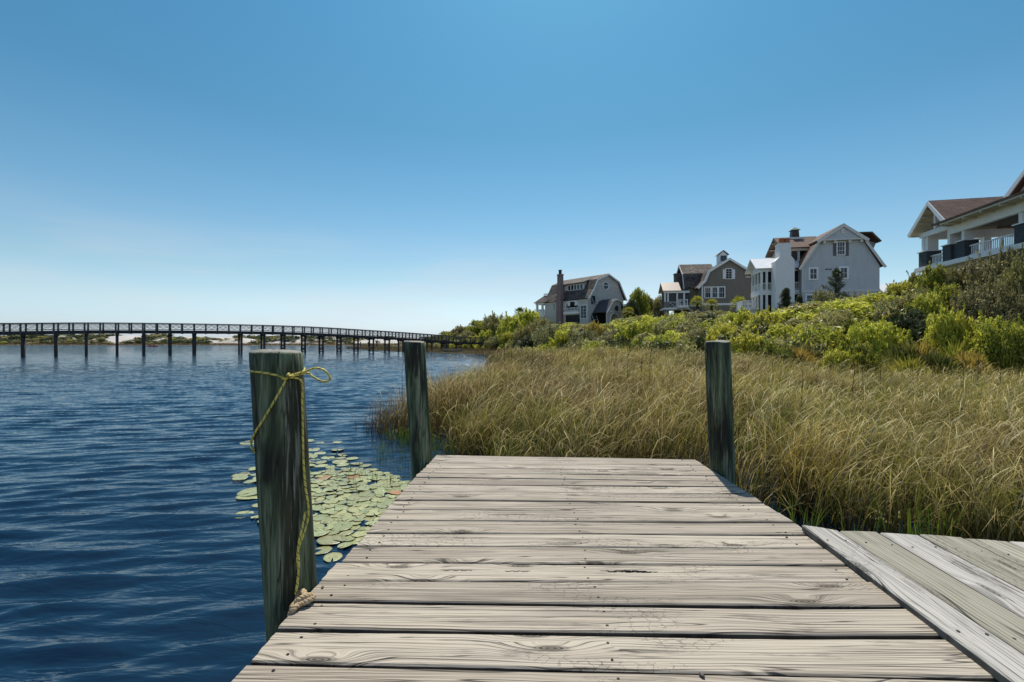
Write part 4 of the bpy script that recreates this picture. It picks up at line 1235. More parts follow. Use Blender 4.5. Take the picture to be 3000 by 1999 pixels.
# stone chimney
a0, zb = f2(448, 750, wd + 3); a1, zt = f2(570, 618, wd + 3)
m = MB(); m.box(a0, a1, wd + 2.4, wd + 3.8, 0, zt); c_ = H2h.part(m, 'chimney', stone_dark)
m = MB(); m.box(a0 - .1, a1 + .1, wd + 2.3, wd + 3.9, zt, zt + .15); H2h.part(m, 'chimney_cap', stone_dark, c_)
# porch with the tan roof
p0 = wd - 1.2
rr_ = f2(240, 765, p0 + 2.2); re_ = f2(255, 905, p0); rx = f2(562, 850, p0)[0]; rl_ = f2(256, 905, p0)[0]
m = MB(); m.strip([(p0 - .1, re_[1]), (p0 + 2.2, rr_[1]), (p0 + 4.6, re_[1])], rl_ - .1, rx, .08, axis='x'); H2h.part(m, 'porch_roof', metal_tan)
pl = f2(272, 1000, p0 + .3)[0]; zf = f2(300, 1195, p0 + .3)[1]; zs = f2(300, 1092, p0 + .3)[1]; zt_ = re_[1]
prr = xl
m = MB(); m.box(pl + .2, prr, p0 + .5, p0 + .55, zf, zt_); m.box(pl + .2, pl + .25, p0 + .55, p0 + 4, zf, zt_); H2h.part(m, 'screen', plain('grey_screen', (0.085, 0.085, 0.09), (0.07, 0.07, 0.075), 3.0))
for xx in (285, 335, 492, 612):
    x = f2(xx, 1000, p0 + .3)[0]; m = MB(); m.box(x - .13, x + .13, p0 + .17, p0 + .43, zf, zt_ - .02); H2h.part(m, 'porch_post', white_paint)
m = MB(); m.box(pl - .1, prr, p0 + .1, p0 + .44, zt_ - .35, zt_ + .02); H2h.part(m, 'porch_beam', white_paint)
boxpart(H2h, 'porch_floor', white_paint, pl - .1, prr, p0 + .05, p0 + 4, zf - .3, zf)
x1 = f2(350, 1100, p0 + .3)[0]; m = MB(); m.box(pl - .05, x1, p0 + .1, p0 + .48, 0, zs); H2h.part(m, 'porch_base', siding_brown)
x2 = f2(492, 1100, p0 + .3)[0]; railing(H2h, 'front', p0 + .3, x1, x2 - .13, zf + .05, zs + .02, cross=True)
# little balcony in front of it
b0 = p0 - 1.0
xa, za = f2(512, 1150, b0); xb, zb_ = f2(672, 1045, b0)
m = MB(); m.box(xa, xb + .2, b0, wd, za - .4, za); H2h.part(m, 'balcony_floor', white_paint)
railing(H2h, 'front', b0 + .06, xa + .3, xb, za + .02, zb_, cross=True, posts=(xa + .3, xb)); railing(H2h, 'left', xa + .1, b0 + .06, p0, za + .02, zb_, cross=True)
m = MB(); m.bar((xa + .5, b0 + .2, za - .4), (xb, b0 + .9, 0), .2); H2h.part(m, 'stair_stringer', trim_paint)
m = MB(); m.box(xl, L0, wd - .08, wd - .01, f2(750, 1172, wd)[1], f2(750, 1140, wd)[1]); H2h.part(m, 'wing_base_trim', white_paint)
# cupola on the ridge
cdp = 4.0
x0, zb = f2(1192, 430, cdp); x1, zt = f2(1338, 292, cdp); zp = f2(1265, 220, cdp)[1]; hw = (x1 - x0) / 2; cx = (x0 + x1) / 2
m = MB(); m.box(x0, x1, cdp - hw, cdp + hw, zb - 1.0, zt); cu = H2h.part(m, 'cupola', white_paint)
m = MB(); m.strip([(x0 - .2, zt - .02), (cx, zp), (x1 + .2, zt - .02)], cdp - hw - .2, cdp + hw + .2, .08); H2h.part(m, 'cupola_roof', roof_cedar, cu)
m = MB(); m.prism_y([(x0, zt), (x1, zt), (cx, zp - .05)], cdp - hw, cdp + hw); H2h.part(m, 'cupola_gable', white_paint, cu)
window(H2h, 'front', cdp - hw, cx - hw * .62, cx + hw * .75, zt - hw * 1.5, zt - .12, cols=2, rows=2, frame=teal_paint, tw=.08, parent=cu)

# ---- the pale house on the left --------------------------------------------------------------
def c3(x, y): return (1540 + .15306 * x, 760 + .15306 * y)
H1 = House('pale_shingle_house', 'pale shingled gambrel house with dark cedar roof and tall pink brick chimney', 1722.5, 92, 5.0, 37)
f1 = lambda x, y, d=0.0: H1.f(*c3(x, y), d)
s1 = lambda x, y, u=0.0: H1.s(*c3(x, y), u)
ap = f1(1568, 295); bL = f1(1358, 395); eL = f1(1205, 738); bR = f1(1760, 440); eR = f1(1885, 775); kL = ((bL[0] * .45 + eL[0] * .55) + .12, bL[1] * .45 + eL[1] * .55)
Rw = eR[0] - .25
ridge_y = s1(735, 400, ap[0])[0]; D1 = max(12.0, min(19.0, ridge_y))
m = MB(); m.prism_y([(0, 0), (Rw, 0), (Rw, eR[1]), bR, ap, bL, kL, (0.0, eL[1])], 0, D1); H1.part(m, 'wall', siding_pale)
pts = [(eL[0] - .35, eL[1] - .25), kL, bL, ap, bR, (eR[0] * .55 + bR[0] * .45 + .05, eR[1] * .55 + bR[1] * .45), (eR[0] + .3, eR[1] - .2)]
m = MB(); m.strip(pts, -.4, D1 + .4, .18); rf1 = H1.part(m, 'roof', roof_cedar)
m = MB(); m.strip([(x, z - .2) for x, z in pts], -.47, -.402, .32); H1.part(m, 'rake_trim', white_paint)
zb_ = f1(1540, 505)[1]; m = MB(); m.box(bL[0] - .2, bR[0] + .2, -.08, 0, zb_ - .08, zb_ + .1); H1.part(m, 'belt_trim', trim_paint)
# round window
cx, cz = f1(1530, 513); rw, rh = abs(f1(1585, 513)[0] - cx), abs(f1(1530, 440)[1] - cz)
m = MB(); m.tube([(cx + rw * math.cos(t), -.05, cz + rh * math.sin(t)) for t in np.linspace(0, 2 * math.pi, 30)], .12, 6); w_ = H1.part(m, 'round_window', white_paint)
m = MB(); m.prism_y([(cx + rw * math.cos(t), cz + rh * math.sin(t)) for t in np.linspace(0, 2 * math.pi, 28, endpoint=False)], -.06, -.02); H1.part(m, 'pane', glass, w_)
m = MB(); m.box(cx - .03, cx + .03, -.09, -.062, cz - rh, cz + rh); H1.part(m, 'muntin', teal_paint, w_)
for (xa, ya, xb, yb) in ((1252, 703, 1330, 858), (1252, 1040, 1330, 1165)):
    a0, zb = f1(xa, yb); a1, zt = f1(xb, ya); window(H1, 'front', 0, a0, a1, zb, zt, cols=1, rows=2, tw=.09, frame=teal_paint)
    m = MB(); m.bar((a0, -.04, zt), (a0, -.75, zb + .05), .06); m.bar((a1, -.04, zt), (a1, -.75, zb + .05), .06); m.bar((a0, -.75, zb + .05), (a1, -.75, zb + .05), .07)
    H1.part(m, 'open_sash', trim_paint)
# entrance gable standing forward
ed = -3.6
ea, el, er = f1(1732, 768, ed), f1(1548, 1020, ed), f1(1872, 935, ed)
ebl, ebr = f1(1655, 805, ed), f1(1812, 805, ed)
lo = f1(1525, 1020, ed)[0]
wl_ = f1(1560, 1100, ed)[0]; wr_ = f1(1840, 1100, ed)[0]
ptse = [(el[0] - .05, el[1]), ebl, ea, ebr, (er[0] + .1, el[1] + .05)]
m = MB(); m.strip(ptse, ed - .3, -.02, .15); er_ = H1.part(m, 'entry_roof', shingle_slate)
m = MB(); m.strip([(x, z - .2) for x, z in ptse], ed - .36, ed - .305, .3); H1.part(m, 'entry_rake', white_paint)
ax0, az0 = f1(1615, 1195, ed); ax1 = f1(1785, 1195, ed)[0]; zar = f1(1690, 1035, ed)[1]
lt = f1(1690, 1012, ed)[1]
acx, arw = (ax0 + ax1) / 2, (ax1 - ax0) / 2
m = MB(); m.prism_y([(wl_, lt), (wr_, lt), (wr_, el[1] + .1), ebr, ea, ebl, (wl_, el[1] + .1)], ed, -.02)
m.box(wl_, ax0, ed, ed + .3, 0, lt); m.box(ax1, wr_, ed, ed + .3, 0, lt)
arc = [(acx + arw * math.cos(t), zar - arw * 1.0 + arw * math.sin(t)) for t in np.linspace(0, math.pi, 14)]
for k in range(13):
    (xa, za), (xb, zb2) = arc[k], arc[k + 1]; m.prism_y([(xa, za), (xa, lt), (xb, lt), (xb, zb2)], ed, ed + .3)
m.box(wr_ - .3, wr_, ed + .3, -.02, 0, lt)
H1.part(m, 'entry_wall', siding_pale)
m = MB(); m.tube([(x, ed - .04, z) for x, z in [(ax1, 0)] + arc + [(ax0, 0)]], .11, 6); m.box(wl_ - .02, wr_, ed - .08, ed - .01, lt, lt + .16); H1.part(m, 'arch_trim', white_paint)
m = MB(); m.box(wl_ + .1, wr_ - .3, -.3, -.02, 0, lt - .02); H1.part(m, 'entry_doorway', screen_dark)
lx, lz = f1(1722, 945, ed); m = MB()
m.tube([(lx, ed - .35, lz - .55), (lx, ed - .35, lz - .1), (lx, ed - .35, lz + .35), (lx, ed - .35, lz + .5)], [.2, .3, .3, .05], 6); m.bar((lx, ed, lz + .55), (lx, ed - .35, lz + .5), .05)
m.bar((lx - .55, ed - .1, lz + .05), (lx + .55, ed - .1, lz - .12), .07); m.bar((lx - .4, ed - .1, lz - .3), (lx, ed - .1, lz + .6), .06); m.bar((lx + .4, ed - .1, lz - .3), (lx, ed - .1, lz + .6), .06)
H1.part(m, 'lantern', iron_dark)
# side wall facing the lake: arched loggia, tall window, chimney
y0, zt = s1(1015, 795); y1, zb = s1(775, 985)
ymid = (y0 + y1) / 2; hw_ = (y1 - y0) / 2
arc = [(ymid + hw_ * math.cos(t), zb + .8 + (zt - zb - .8) * math.sin(t) ** .6) for t in np.linspace(0, math.pi, 20)]
m = MB(); m.prism_x([(y0, zb)] + arc + [(y1, zb)], -.05, -.015); H1.part(m, 'loggia', plain('deep_shade_room', (0.02, 0.017, 0.015), (0.014, 0.012, 0.011), 2.0))  # flat dark panel, the loggia's inner shade put into its colour
m = MB(); m.tube([(-.09, y, z) for y, z in arc], .13, 6); H1.part(m, 'loggia_arch', white_paint)
for k in (.18, .75): yy = y0 + (y1 - y0) * k; window(H1, 'left', -.06, yy - .35, yy + .35, zb + .9, zb + 1.9, cols=1, rows=2, tw=.12, pane=metal_white, name='inner_window')
zr0, zr1_ = s1(900, 1005)[1], s1(900, 930)[1]
railing(H1, 'left', -.35, y0 - .1, y1 + .1, zr0, zr1_, cross=True)
m = MB(); m.box(-.45, -.02, y0 - .3, y1 + .4, zr0 - .5, zr0 - .08); H1.part(m, 'loggia_sill', white_paint)
ya, zt2 = s1(1035, 1062); yb, _ = s1(770, 1062)
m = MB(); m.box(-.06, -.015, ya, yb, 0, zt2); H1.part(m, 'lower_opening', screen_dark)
ya, zt2 = s1(1178, 870); yb, zb2 = s1(1048, 1145); window(H1, 'left', 0, ya, yb, zb2, zt2, cols=2, rows=4, tw=.14)
for xa, xb, yt, yb_ in ((695, 735, 812, 968), (530, 565, 830, 982)):
    ya, zt2 = s1(xb, yt); yb, zb2 = s1(xa, yb_); window(H1, 'left', 0, ya, yb, zb2, zt2, cols=1, rows=3, tw=.1)
cy0 = s1(672, 900, -.9)[0]; cy1 = s1(575, 900, -.9)[0]; zct = s1(650, 300, -.9)[1]; zsh = s1(650, 560, -.9)[1]
m = MB(); m.box(-.85, .15, cy0 + .1, cy1 - .1, 0, zsh - 1.5); m.box(-.7, .12, cy0 + .25, cy1 - .25, zsh - 1.5, zct)
ch = H1.part(m, 'chimney', brick_pink)
m = MB(); m.box(-.78, .2, cy0 + .17, cy1 - .17, zct, zct + .2); H1.part(m, 'chimney_cap', brick_pink, ch)
cyy = (cy0 + cy1) / 2; zf_ = s1(655, 210, -.3)[1]; m = MB(); m.box(-.55, -.1, cyy - .25, cyy + .25, zct + .2, zf_ - .1); m.box(-.62, -.03, cyy - .32, cyy + .32, zf_ - .1, zf_); H1.part(m, 'flue', iron_dark, ch)
# shed dormer in the lake-side roof, with a row of windows
ud = bL[0] - 1.15
ya, zt2 = s1(1118, 470, ud); yb, zb2 = s1(745, 605, ud)
zb3 = s1(1000, 590, ud)[1]; zt3 = s1(1000, 478, ud)[1]
m = MB(); m.prism_y([(ud, zb3 - .9), (bL[0] + 1.2, zb3 - .9), (bL[0] + 1.2, bL[1] + .25), (bL[0], bL[1] + .1), (ud, zt3 + .15)], ya, yb); dm = H1.part(m, 'dormer', siding_pale, rf1)
m = MB(); m.strip([(ud - .5, zt3 + .1), (bL[0] + .9, bL[1] + .45)], ya - .4, yb + 2.2, .14); H1.part(m, 'dormer_roof', roof_cedar, rf1)
n5 = 5
yw1 = s1(812, 540, ud)[0]
for k in range(n5):
    a0 = ya + .25 + (yw1 - ya - .25) * k / n5; a1 = ya + .25 + (yw1 - ya - .25) * (k + 1) / n5
    window(H1, 'left', ud, a0, a1, zb3, zt3 - .02, cols=1, rows=1, tw=.1, parent=rf1)
# roofed porch at the far end
y0 = D1; y1 = s1(318, 900, 0.3)[0]; y1 = min(max(y1, y0 + 3), y0 + 9)
ze = s1(300, 832, -.3)[1]; zt4 = s1(370, 705, 1.5)[1]
m = MB(); v = [(-.5, y0 - 1, ze), (-.5, y1 + .6, ze), (Rw + .3, y1 + .6, ze), (Rw + .3, y0 - 1, ze), (1.3, y0 - 1, zt4), (1.3, y1 - 1.2, zt4), (Rw - 1.5, y1 - 1.2, zt4), (Rw - 1.5, y0 - 1, zt4)]
m.add(v, [(0, 1, 5, 4), (1, 2, 6, 5), (2, 3, 7, 6), (4, 5, 6, 7), (0, 3, 2, 1), (0, 4, 7, 3)]); H1.part(m, 'porch_roof', roof_cedar)
zfl_ = s1(400, 1048, 0.1)[1]; zfb = s1(400, 1100, .1)[1]
m = MB(); m.box(-.1, Rw, y0 + .02, y1, zfb - .1, zfl_); m.box(0.2, Rw, y0 + .02, y1 - .3, 0, zfb - .1); m.box(-.2, Rw, y0 + .02, y1 + .1, ze - .4, ze - .01); H1.part(m, 'porch_floor', white_paint)
for y_ in (y1 - .15, y1 - 2.0):
    m = MB(); m.box(-.05, .35, y_ - .2, y_ + .2, zfl_, ze - .4); H1.part(m, 'porch_post', white_paint)
railing(H1, 'left', .1, y0 + .1, y1 - .3, zfl_ + .05, zfl_ + 1.15, sp=.3, bw=.14)
railing(H1, 'front', y1 - .1, .3, Rw, zfl_ + .05, zfl_ + 1.15, sp=.3, bw=.14)
m = MB()
for k in range(7):
    yy = y0 + (y1 - 1.2 - y0) * k / 6; m.box(1.25, 1.35, yy - .04, yy + .04, zt4 - .1, zt4 + .4)
m.box(1.25, 1.35, y0, y1 - 1.2, zt4 + .4, zt4 + .47); H1.part(m, 'roof_railing', trim_paint)

# ---- the house with the verandah at the right edge -------------------------------------------------
def c6(x, y): return (2600 + .1913 * x, 500 + .1913 * y)
YN = 33.0
P0 = at(2782, 655, YN)
H4 = House('verandah_house', 'grey house with brown roof, white verandah posts and long white balustrade at the right edge', 2782, YN, 3.6, -13)
# local: +y runs away from us along the lake-facing side (x = 0), +x to the right; gable of the verandah faces the lake (-x)
s4 = lambda x, y, u=0.0: H4.s(*c6(x, y), u)
f4 = lambda x, y, d=0.0: H4.f(*c6(x, y), d)
ze = s4(945, 790)[1]
yf = s4(345, 1010, -.5)[0]                       # far eave corner
W4 = yf
ym, zr = s4(612, 492, -.55)
ov = -.5
zd = s4(1000, 1378)[1]; zrail = s4(1210, 1150)[1]
main_y = -14.0
# verandah gable roof, ridge running right
m = MB(); m.strip([(-.35, ze - .12), (ym, zr), (W4 + .0, ze - .12)], ov, 9.0, .13, axis='x')
# main roof, eave along the lake side, rising to the right
rise_ = 9.0
slope = .2
m.strip([(-.9, ze - .20), (rise_, ze - .20 + (rise_ + .9) * slope)], main_y, .4, .14, axis='y')
rf4 = H4.part(m, 'roof', roof_brown)
m = MB(); m.strip([(-.2, ze - .17), (ym, zr - .06), (W4 - .1, ze - .17)], ov + .02, 5.0, .04, axis='x'); H4.part(m, 'gable_soffit', soffit_mat)
m = MB()
m.strip([(-.4, ze - .36), (ym, zr - .24), (W4 + .05, ze - .34)], ov - .07, ov - .003, .32, axis='x')
H4.part(m, 'rake_trim', white_paint)
m = MB(); m.box(-.86, .6, main_y, -.4, ze - .32, ze - .21)
for k in range(8): m.box(-.84, .3, -1.2 - k * 1.5, -1.1 - k * 1.5, ze - .44, ze - .321)
for k in range(9):
    t = k / 8; yy = t * W4; zz = zr - abs(yy - ym) / (ym if yy < ym else W4 - ym) * (zr - ze) - .16; m.box(ov + .05, .9, yy - .07, yy + .07, zz - .16, zz)
H4.part(m, 'soffit', soffit_mat)
zb = s4(930, 850)[1]
m = MB(); m.box(-.05, .15, 0, W4 - .35, zb - .25, zb + .12); m.box(-.06, .2, main_y, 0, ze - .95, ze - .33); m.box(0.16, 8, W4 - .6, W4 - .35, zb - .4, zb + .2); m.bar((0.0, ym, zb + .1), (0.0, ym, zr - .3), .2); H4.part(m, 'beam', white_paint)
# deck
m = MB(); m.box(-.25, 8, main_y, W4 - .1, zd - .32, zd); H4.part(m, 'verandah_floor', white_paint)
m = MB(); m.box(.3, 8, main_y, W4 - .6, 0, zd - .32); H4.part(m, 'lower_wall', siding_pale)
# lower wall openings glimpsed through the bushes
a0, zz0 = s4(2000, 2180, .25) if False else (-5.5, 1.2)
window(H4, 'left', .3, -3.4, -2.3, 1.0, 2.6, cols=2, rows=2); window(H4, 'left', .3, -6.2, -4.9, 1.0, 2.6, cols=2, rows=2)
# columns on dark shingled pedestals
def column(y0, y1, x0, x1, pz, ped=True):
    if ped:
        m = MB(); m.box(x0 - .12, x1 + .12, y0 - .1, y1 + .1, zd - .02, pz); pe = H4.part(m, 'pedestal', shingle_slate)
        m = MB(); m.box(x0 - .2, x1 + .2, y0 - .18, y1 + .18, pz, pz + .07); H4.part(m, 'pedestal_cap', white_paint, pe)
    m = MB()
    w = .26
    for ya in ([y0, y1 - w] if y1 - y0 > .7 else [(y0 + y1) / 2 - w / 2]):
        m.box(x0 + .02, x1 - .02, ya, ya + w, pz + .07, zb - .24)
    if y1 - y0 > .7: m.box(x0 + .1, x1 - .1, y0 + w, y1 - w, pz + .07, zb - .24)
    H4.part(m, 'porch_column', white_paint)
zp = s4(880, 1165)[1]
ya = s4(980, 1200)[0]; yb = s4(885, 1200)[0]
y_far0 = s4(612, 1300)[0]; y_far1 = s4(518, 1300)[0]
column(y_far0, y_far1, 0, .75, zp)
column(ya, yb, 0, .75, zp)
yc = s4(1195, 1200)[0]
column(yc, yc + .55, 0.0, .6, zp)
m = MB(); m.box(.05, .5, yc + .6, ya - .1, zd, zp - .02); H4.part(m, 'parapet', shingle_slate)
yd = s4(2000, 900)[0]
column(yd - .9, yd, 0, .75, zp)
for x_ in (4.2, 7.6): boxpart(H4, 'back_column', white_paint, x_ - .22, x_ + .22, W4 - .75, W4 - .3, zd, zb - .3)
railing(H4, 'left', .2, yb + .1, y_far0 - .1, zd + .1, zrail, sp=.15, bw=.05)
railing(H4, 'left', .2, yd + .1, yc - .1, zd + .1, zrail, sp=.15, posts=(yd + .1 + (yc - yd) * .33, yd + .1 + (yc - yd) * .66), bw=.05)
railing(H4, 'front', W4 - .45, .9, 8, zd + .1, zrail, sp=.15, bw=.05)
# back of the verandah: house wall with doors, open on the far side
m = MB(); m.box(5.6, 8.5, main_y, ya - 1.2, zd, ze + 1.5); H4.part(m, 'wall', siding_brown)
for k in range(4):
    y_ = -1.9 - k * 1.5 + ya; window(H4, 'left', 5.6, y_ - 1.3, y_ - .1, zd + .05, zd + 2.5, cols=1, rows=2, tw=.14, name='glass_door')
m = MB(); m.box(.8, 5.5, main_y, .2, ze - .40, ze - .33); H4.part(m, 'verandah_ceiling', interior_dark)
# second gable higher up at the very edge of the picture
y2, z2 = H4.s(2966, 583, 2.5); y3, z3 = H4.s(3040, 500, 2.5)
z3 = z2 + abs(y3 - y2) * .85
m = MB(); m.strip([(y2, z2), (y3, z3), (2 * y3 - y2, z2)], 2.1, 8.0, .14, axis='x'); H4.part(m, 'upper_roof', roof_brown)
m = MB(); m.strip([(y2, z2 - .2), (y3, z3 - .2), (2 * y3 - y2, z2 - .2)], 2.02, 2.095, .3, axis='x'); H4.part(m, 'upper_rake', white_paint)
m = MB(); m.prism_x([(y2 - .3, ze), (2 * y3 - y2 + .3, ze), (2 * y3 - y2 + .3, z2), (y3, z3 - .05), (y2 - .3, z2)], 2.5, 7.5); H4.part(m, 'upper_wall', siding_pale)

# ---- a small white roof showing over the bushes behind -----------------------------------------------
H5 = House('small_white_cottage', 'small white-trimmed roof and gable just showing above the bushes right of the blue-grey house', 2622, 75, 5.0, -12)
a0, z0 = H5.f(2604, 858); a1, z1 = H5.f(2616, 829); a2, z2 = H5.f(2640, 858)
hw = (a2 - a0) / 2; cx = (a0 + a2) / 2
m = MB(); m.prism_y([(a0, 0), (a2, 0), (a2, z0), (cx, z1 - .1), (a0, z0)], 0, 6); H5.part(m, 'wall', siding_brown)
m = MB(); m.strip([(a0 - .3, z0 - .15), (cx, z1), (a2 + .3, z0 - .15)], -.3, 6.3, .14); H5.part(m, 'roof', metal_white)

# ------------------------------------------------------------------ vegetation
leaf_bright = leaf_mat('leaf_yellow_green', (0.245, 0.272, 0.018), (0.70, 0.67, 0.11), 0.52)
leaf_mid = leaf_mat('leaf_green', (0.14, 0.175, 0.02), (0.48, 0.47, 0.07), 0.5)
leaf_olive = leaf_mat('leaf_olive', (0.12, 0.12, 0.035), (0.42, 0.38, 0.14), 0.45)
leaf_grey = leaf_mat('leaf_grey_brown', (0.125, 0.122, 0.048), (0.40, 0.37, 0.165), 0.42)
leaf_gold = leaf_mat('leaf_golden', (0.28, 0.19, 0.03), (0.52, 0.40, 0.07), 0.45)
leaf_dark = leaf_mat('leaf_dark_green', (0.025, 0.042, 0.018), (0.10, 0.12, 0.04), 0.3)
palm_m = leaf_mat('palm_frond', (0.13, 0.165, 0.018), (0.46, 0.42, 0.06), 0.4)
palm_dark = leaf_mat('palm_frond_dark', (0.045, 0.07, 0.016), (0.17, 0.18, 0.04), 0.35)
palm_gold = leaf_mat('palm_frond_golden', (0.26, 0.18, 0.03), (0.48, 0.36, 0.09), 0.4)
bark = plain('bark', (0.075, 0.06, 0.045), (0.04, 0.032, 0.025), 8.0, 0.9, 0.1, bump=0.4)

def leaf_cloud(rg, centers, radii, n, size, up=0.35, squash=0.9, fill=0.5):
    """leaf-sized quads spread through a set of clumps. Returns V, F"""
    w = np.array([r ** 2 for r in radii]); idx = rg.choice(len(centers), n, p=w / w.sum())
    c = np.array(centers)[idx]; r = np.array(radii)[idx]
    d = rg.normal(size=(n, 3)); d /= np.linalg.norm(d, axis=1)[:, None]
    rr = r * (fill + (1 - fill) * rg.random(n)) ** 0.6
    p = c + d * rr[:, None] * np.array([1, 1, squash])
    nrm = d + rg.normal(size=(n, 3)) * 0.8; nrm[:, 2] += up
    nrm /= np.linalg.norm(nrm, axis=1)[:, None]
    a = np.cross(nrm, rg.normal(size=(n, 3))); a /= np.linalg.norm(a, axis=1)[:, None]
    b = np.cross(nrm, a)
    s = size * (0.6 + 0.9 * rg.random(n))[:, None]
    V = np.stack([p - a * s, p + b * s * 0.42 + nrm * s * .12, p + a * s, p - b * s * 0.42 + nrm * s * .12], 1).reshape(-1, 3)
    Fc = np.arange(n * 4).reshape(-1, 4)
    return V, Fc

def clumps(rg, n, rx, rz, cr, z0=0.25):
    cs, rs = [], []
    for _ in range(n):
        t = rg.random() * 6.283; q = rg.random() ** 0.6
        z = z0 + (rz - z0) * rg.random() ** 0.8
        lim = math.sqrt(max(0.05, 1 - ((z - rz * .35) / (rz * .72)) ** 2)) if z > rz * .35 else 1
        cs.append((math.cos(t) * q * rx * lim, math.sin(t) * q * rx * lim, z)); rs.append(cr * (0.6 + 0.8 * rg.random()))
    return cs, rs

def stems(rg, cs, r0=0.03, trunk=None, n=10):
    m = MB()
    pick = rg.choice(len(cs), min(n, len(cs)), replace=False)
    for k in pick:
        c = Vector(cs[k]); b = Vector((c.x * .18, c.y * .18, -0.15)) if trunk is None else Vector((0, 0, trunk * .8))
        mid = b.lerp(c, .5) + Vector((rg.normal() * .06, rg.normal() * .06, .04))
        m.tube(spline([b, mid, c], 4), [r0 * (1 - .75 * i / 8) for i in range(9)], 5)
    if trunk is not None:
        m.tube([(0, 0, -.3), (0.02, 0, trunk * .5), (0, 0.03, trunk), (0.05, 0, trunk * 1.5)], [r0 * 2.4, r0 * 1.9, r0 * 1.6, r0 * .6], 8)
    return m

# unit shrubs: radius 1, height 1 (scaled when placed)
SHRUBS = {}
def shrub_proto(kind, mat, n, size, nl, cr, k=2, fill=0.45, up=.35, sprigs=0):
    res = []
    for j in range(k):
        rg = np.random.default_rng(100 + len(SHRUBS) * 7 + j)
        cs, rs = clumps(rg, nl, 0.82, 0.86, cr)
        V, Fc = leaf_cloud(rg, cs, rs, n, size, up, 0.85, fill)
        # ragged sprigs standing out of the crown
        sc_, sr_ = [], []
        for q in range(46):
            b = Vector(cs[rg.integers(len(cs))]); d = Vector((b.x * 1.1, b.y * 1.1, .55 + rg.random() * .6)).normalized() + Vector(rg.normal(size=3) * .25)
            L = cr * rg.uniform(.8, 1.35)
            for u in (.55, .7, .85, 1.0): sc_.append(tuple(b + d * L * u)); sr_.append(.045 * (1.25 - .5 * u))
        V2, F2 = leaf_cloud(rg, sc_, sr_, 1500, size * .8, .3, 1.0, .1)
        Fc = np.concatenate([Fc, F2 + len(V)]); V = np.concatenate([V, V2])
        me = fastmesh('foliage', V, Fc); me.materials.append(mat)
        st = stems(rg, cs, 0.022, None, 14)
        so = st.build('stems', bark); sm = so.data; bpy.data.objects.remove(so)
        res.append((me, sm))
    SHRUBS[kind] = res
shrub_proto('bright', leaf_bright, 5600, 0.046, 46, 0.19, k=3)
shrub_proto('mid', leaf_mid, 5600, 0.044, 46, 0.19)
shrub_proto('olive', leaf_olive, 5800, 0.038, 48, 0.20, k=3, fill=.35)
shrub_proto('grey', leaf_grey, 5600, 0.034, 50, 0.21, k=3, fill=.25)
shrub_proto('gold', leaf_gold, 5000, 0.044, 40, 0.20)
shrub_proto('dark', leaf_dark, 5400, 0.044, 44, 0.20)

nsh = [0]
GROUPS = {'bright': 'yellow-green shrubs on the dune slope', 'mid': 'green shrubs on the dune slope', 'olive': 'olive shrubs on the dune slope',
          'grey': 'grey-brown scrub bushes on the dune slope', 'gold': 'golden shrubs on the dune slope', 'dark': 'dark green shrubs on the dune slope'}
def shrub(px, ytop, Y, r, kind, label, squash=1.0):
    X = (px - 1500) / F * Y
    g_ = float(ground(X, Y))
    zt = CAMH - (ytop - 1000) / F * Y
    h = max(0.5, zt - g_ + 0.1)
    rg = random.Random(nsh[0] * 13 + 5)
    root = empty('shrub', (X, Y, g_ - .1), rg.uniform(0, 6.28)); tag(root, label, 'shrub', GROUPS[kind])
    me, sm = SHRUBS[kind][nsh[0] % len(SHRUBS[kind])]
    for nm, d in (('foliage', me), ('stems', sm)):
        o = bpy.data.objects.new(nm, d); COL.objects.link(o); o.parent = root
    root.scale = (r, r * rg.uniform(.85, 1.15), h)
    nsh[0] += 1

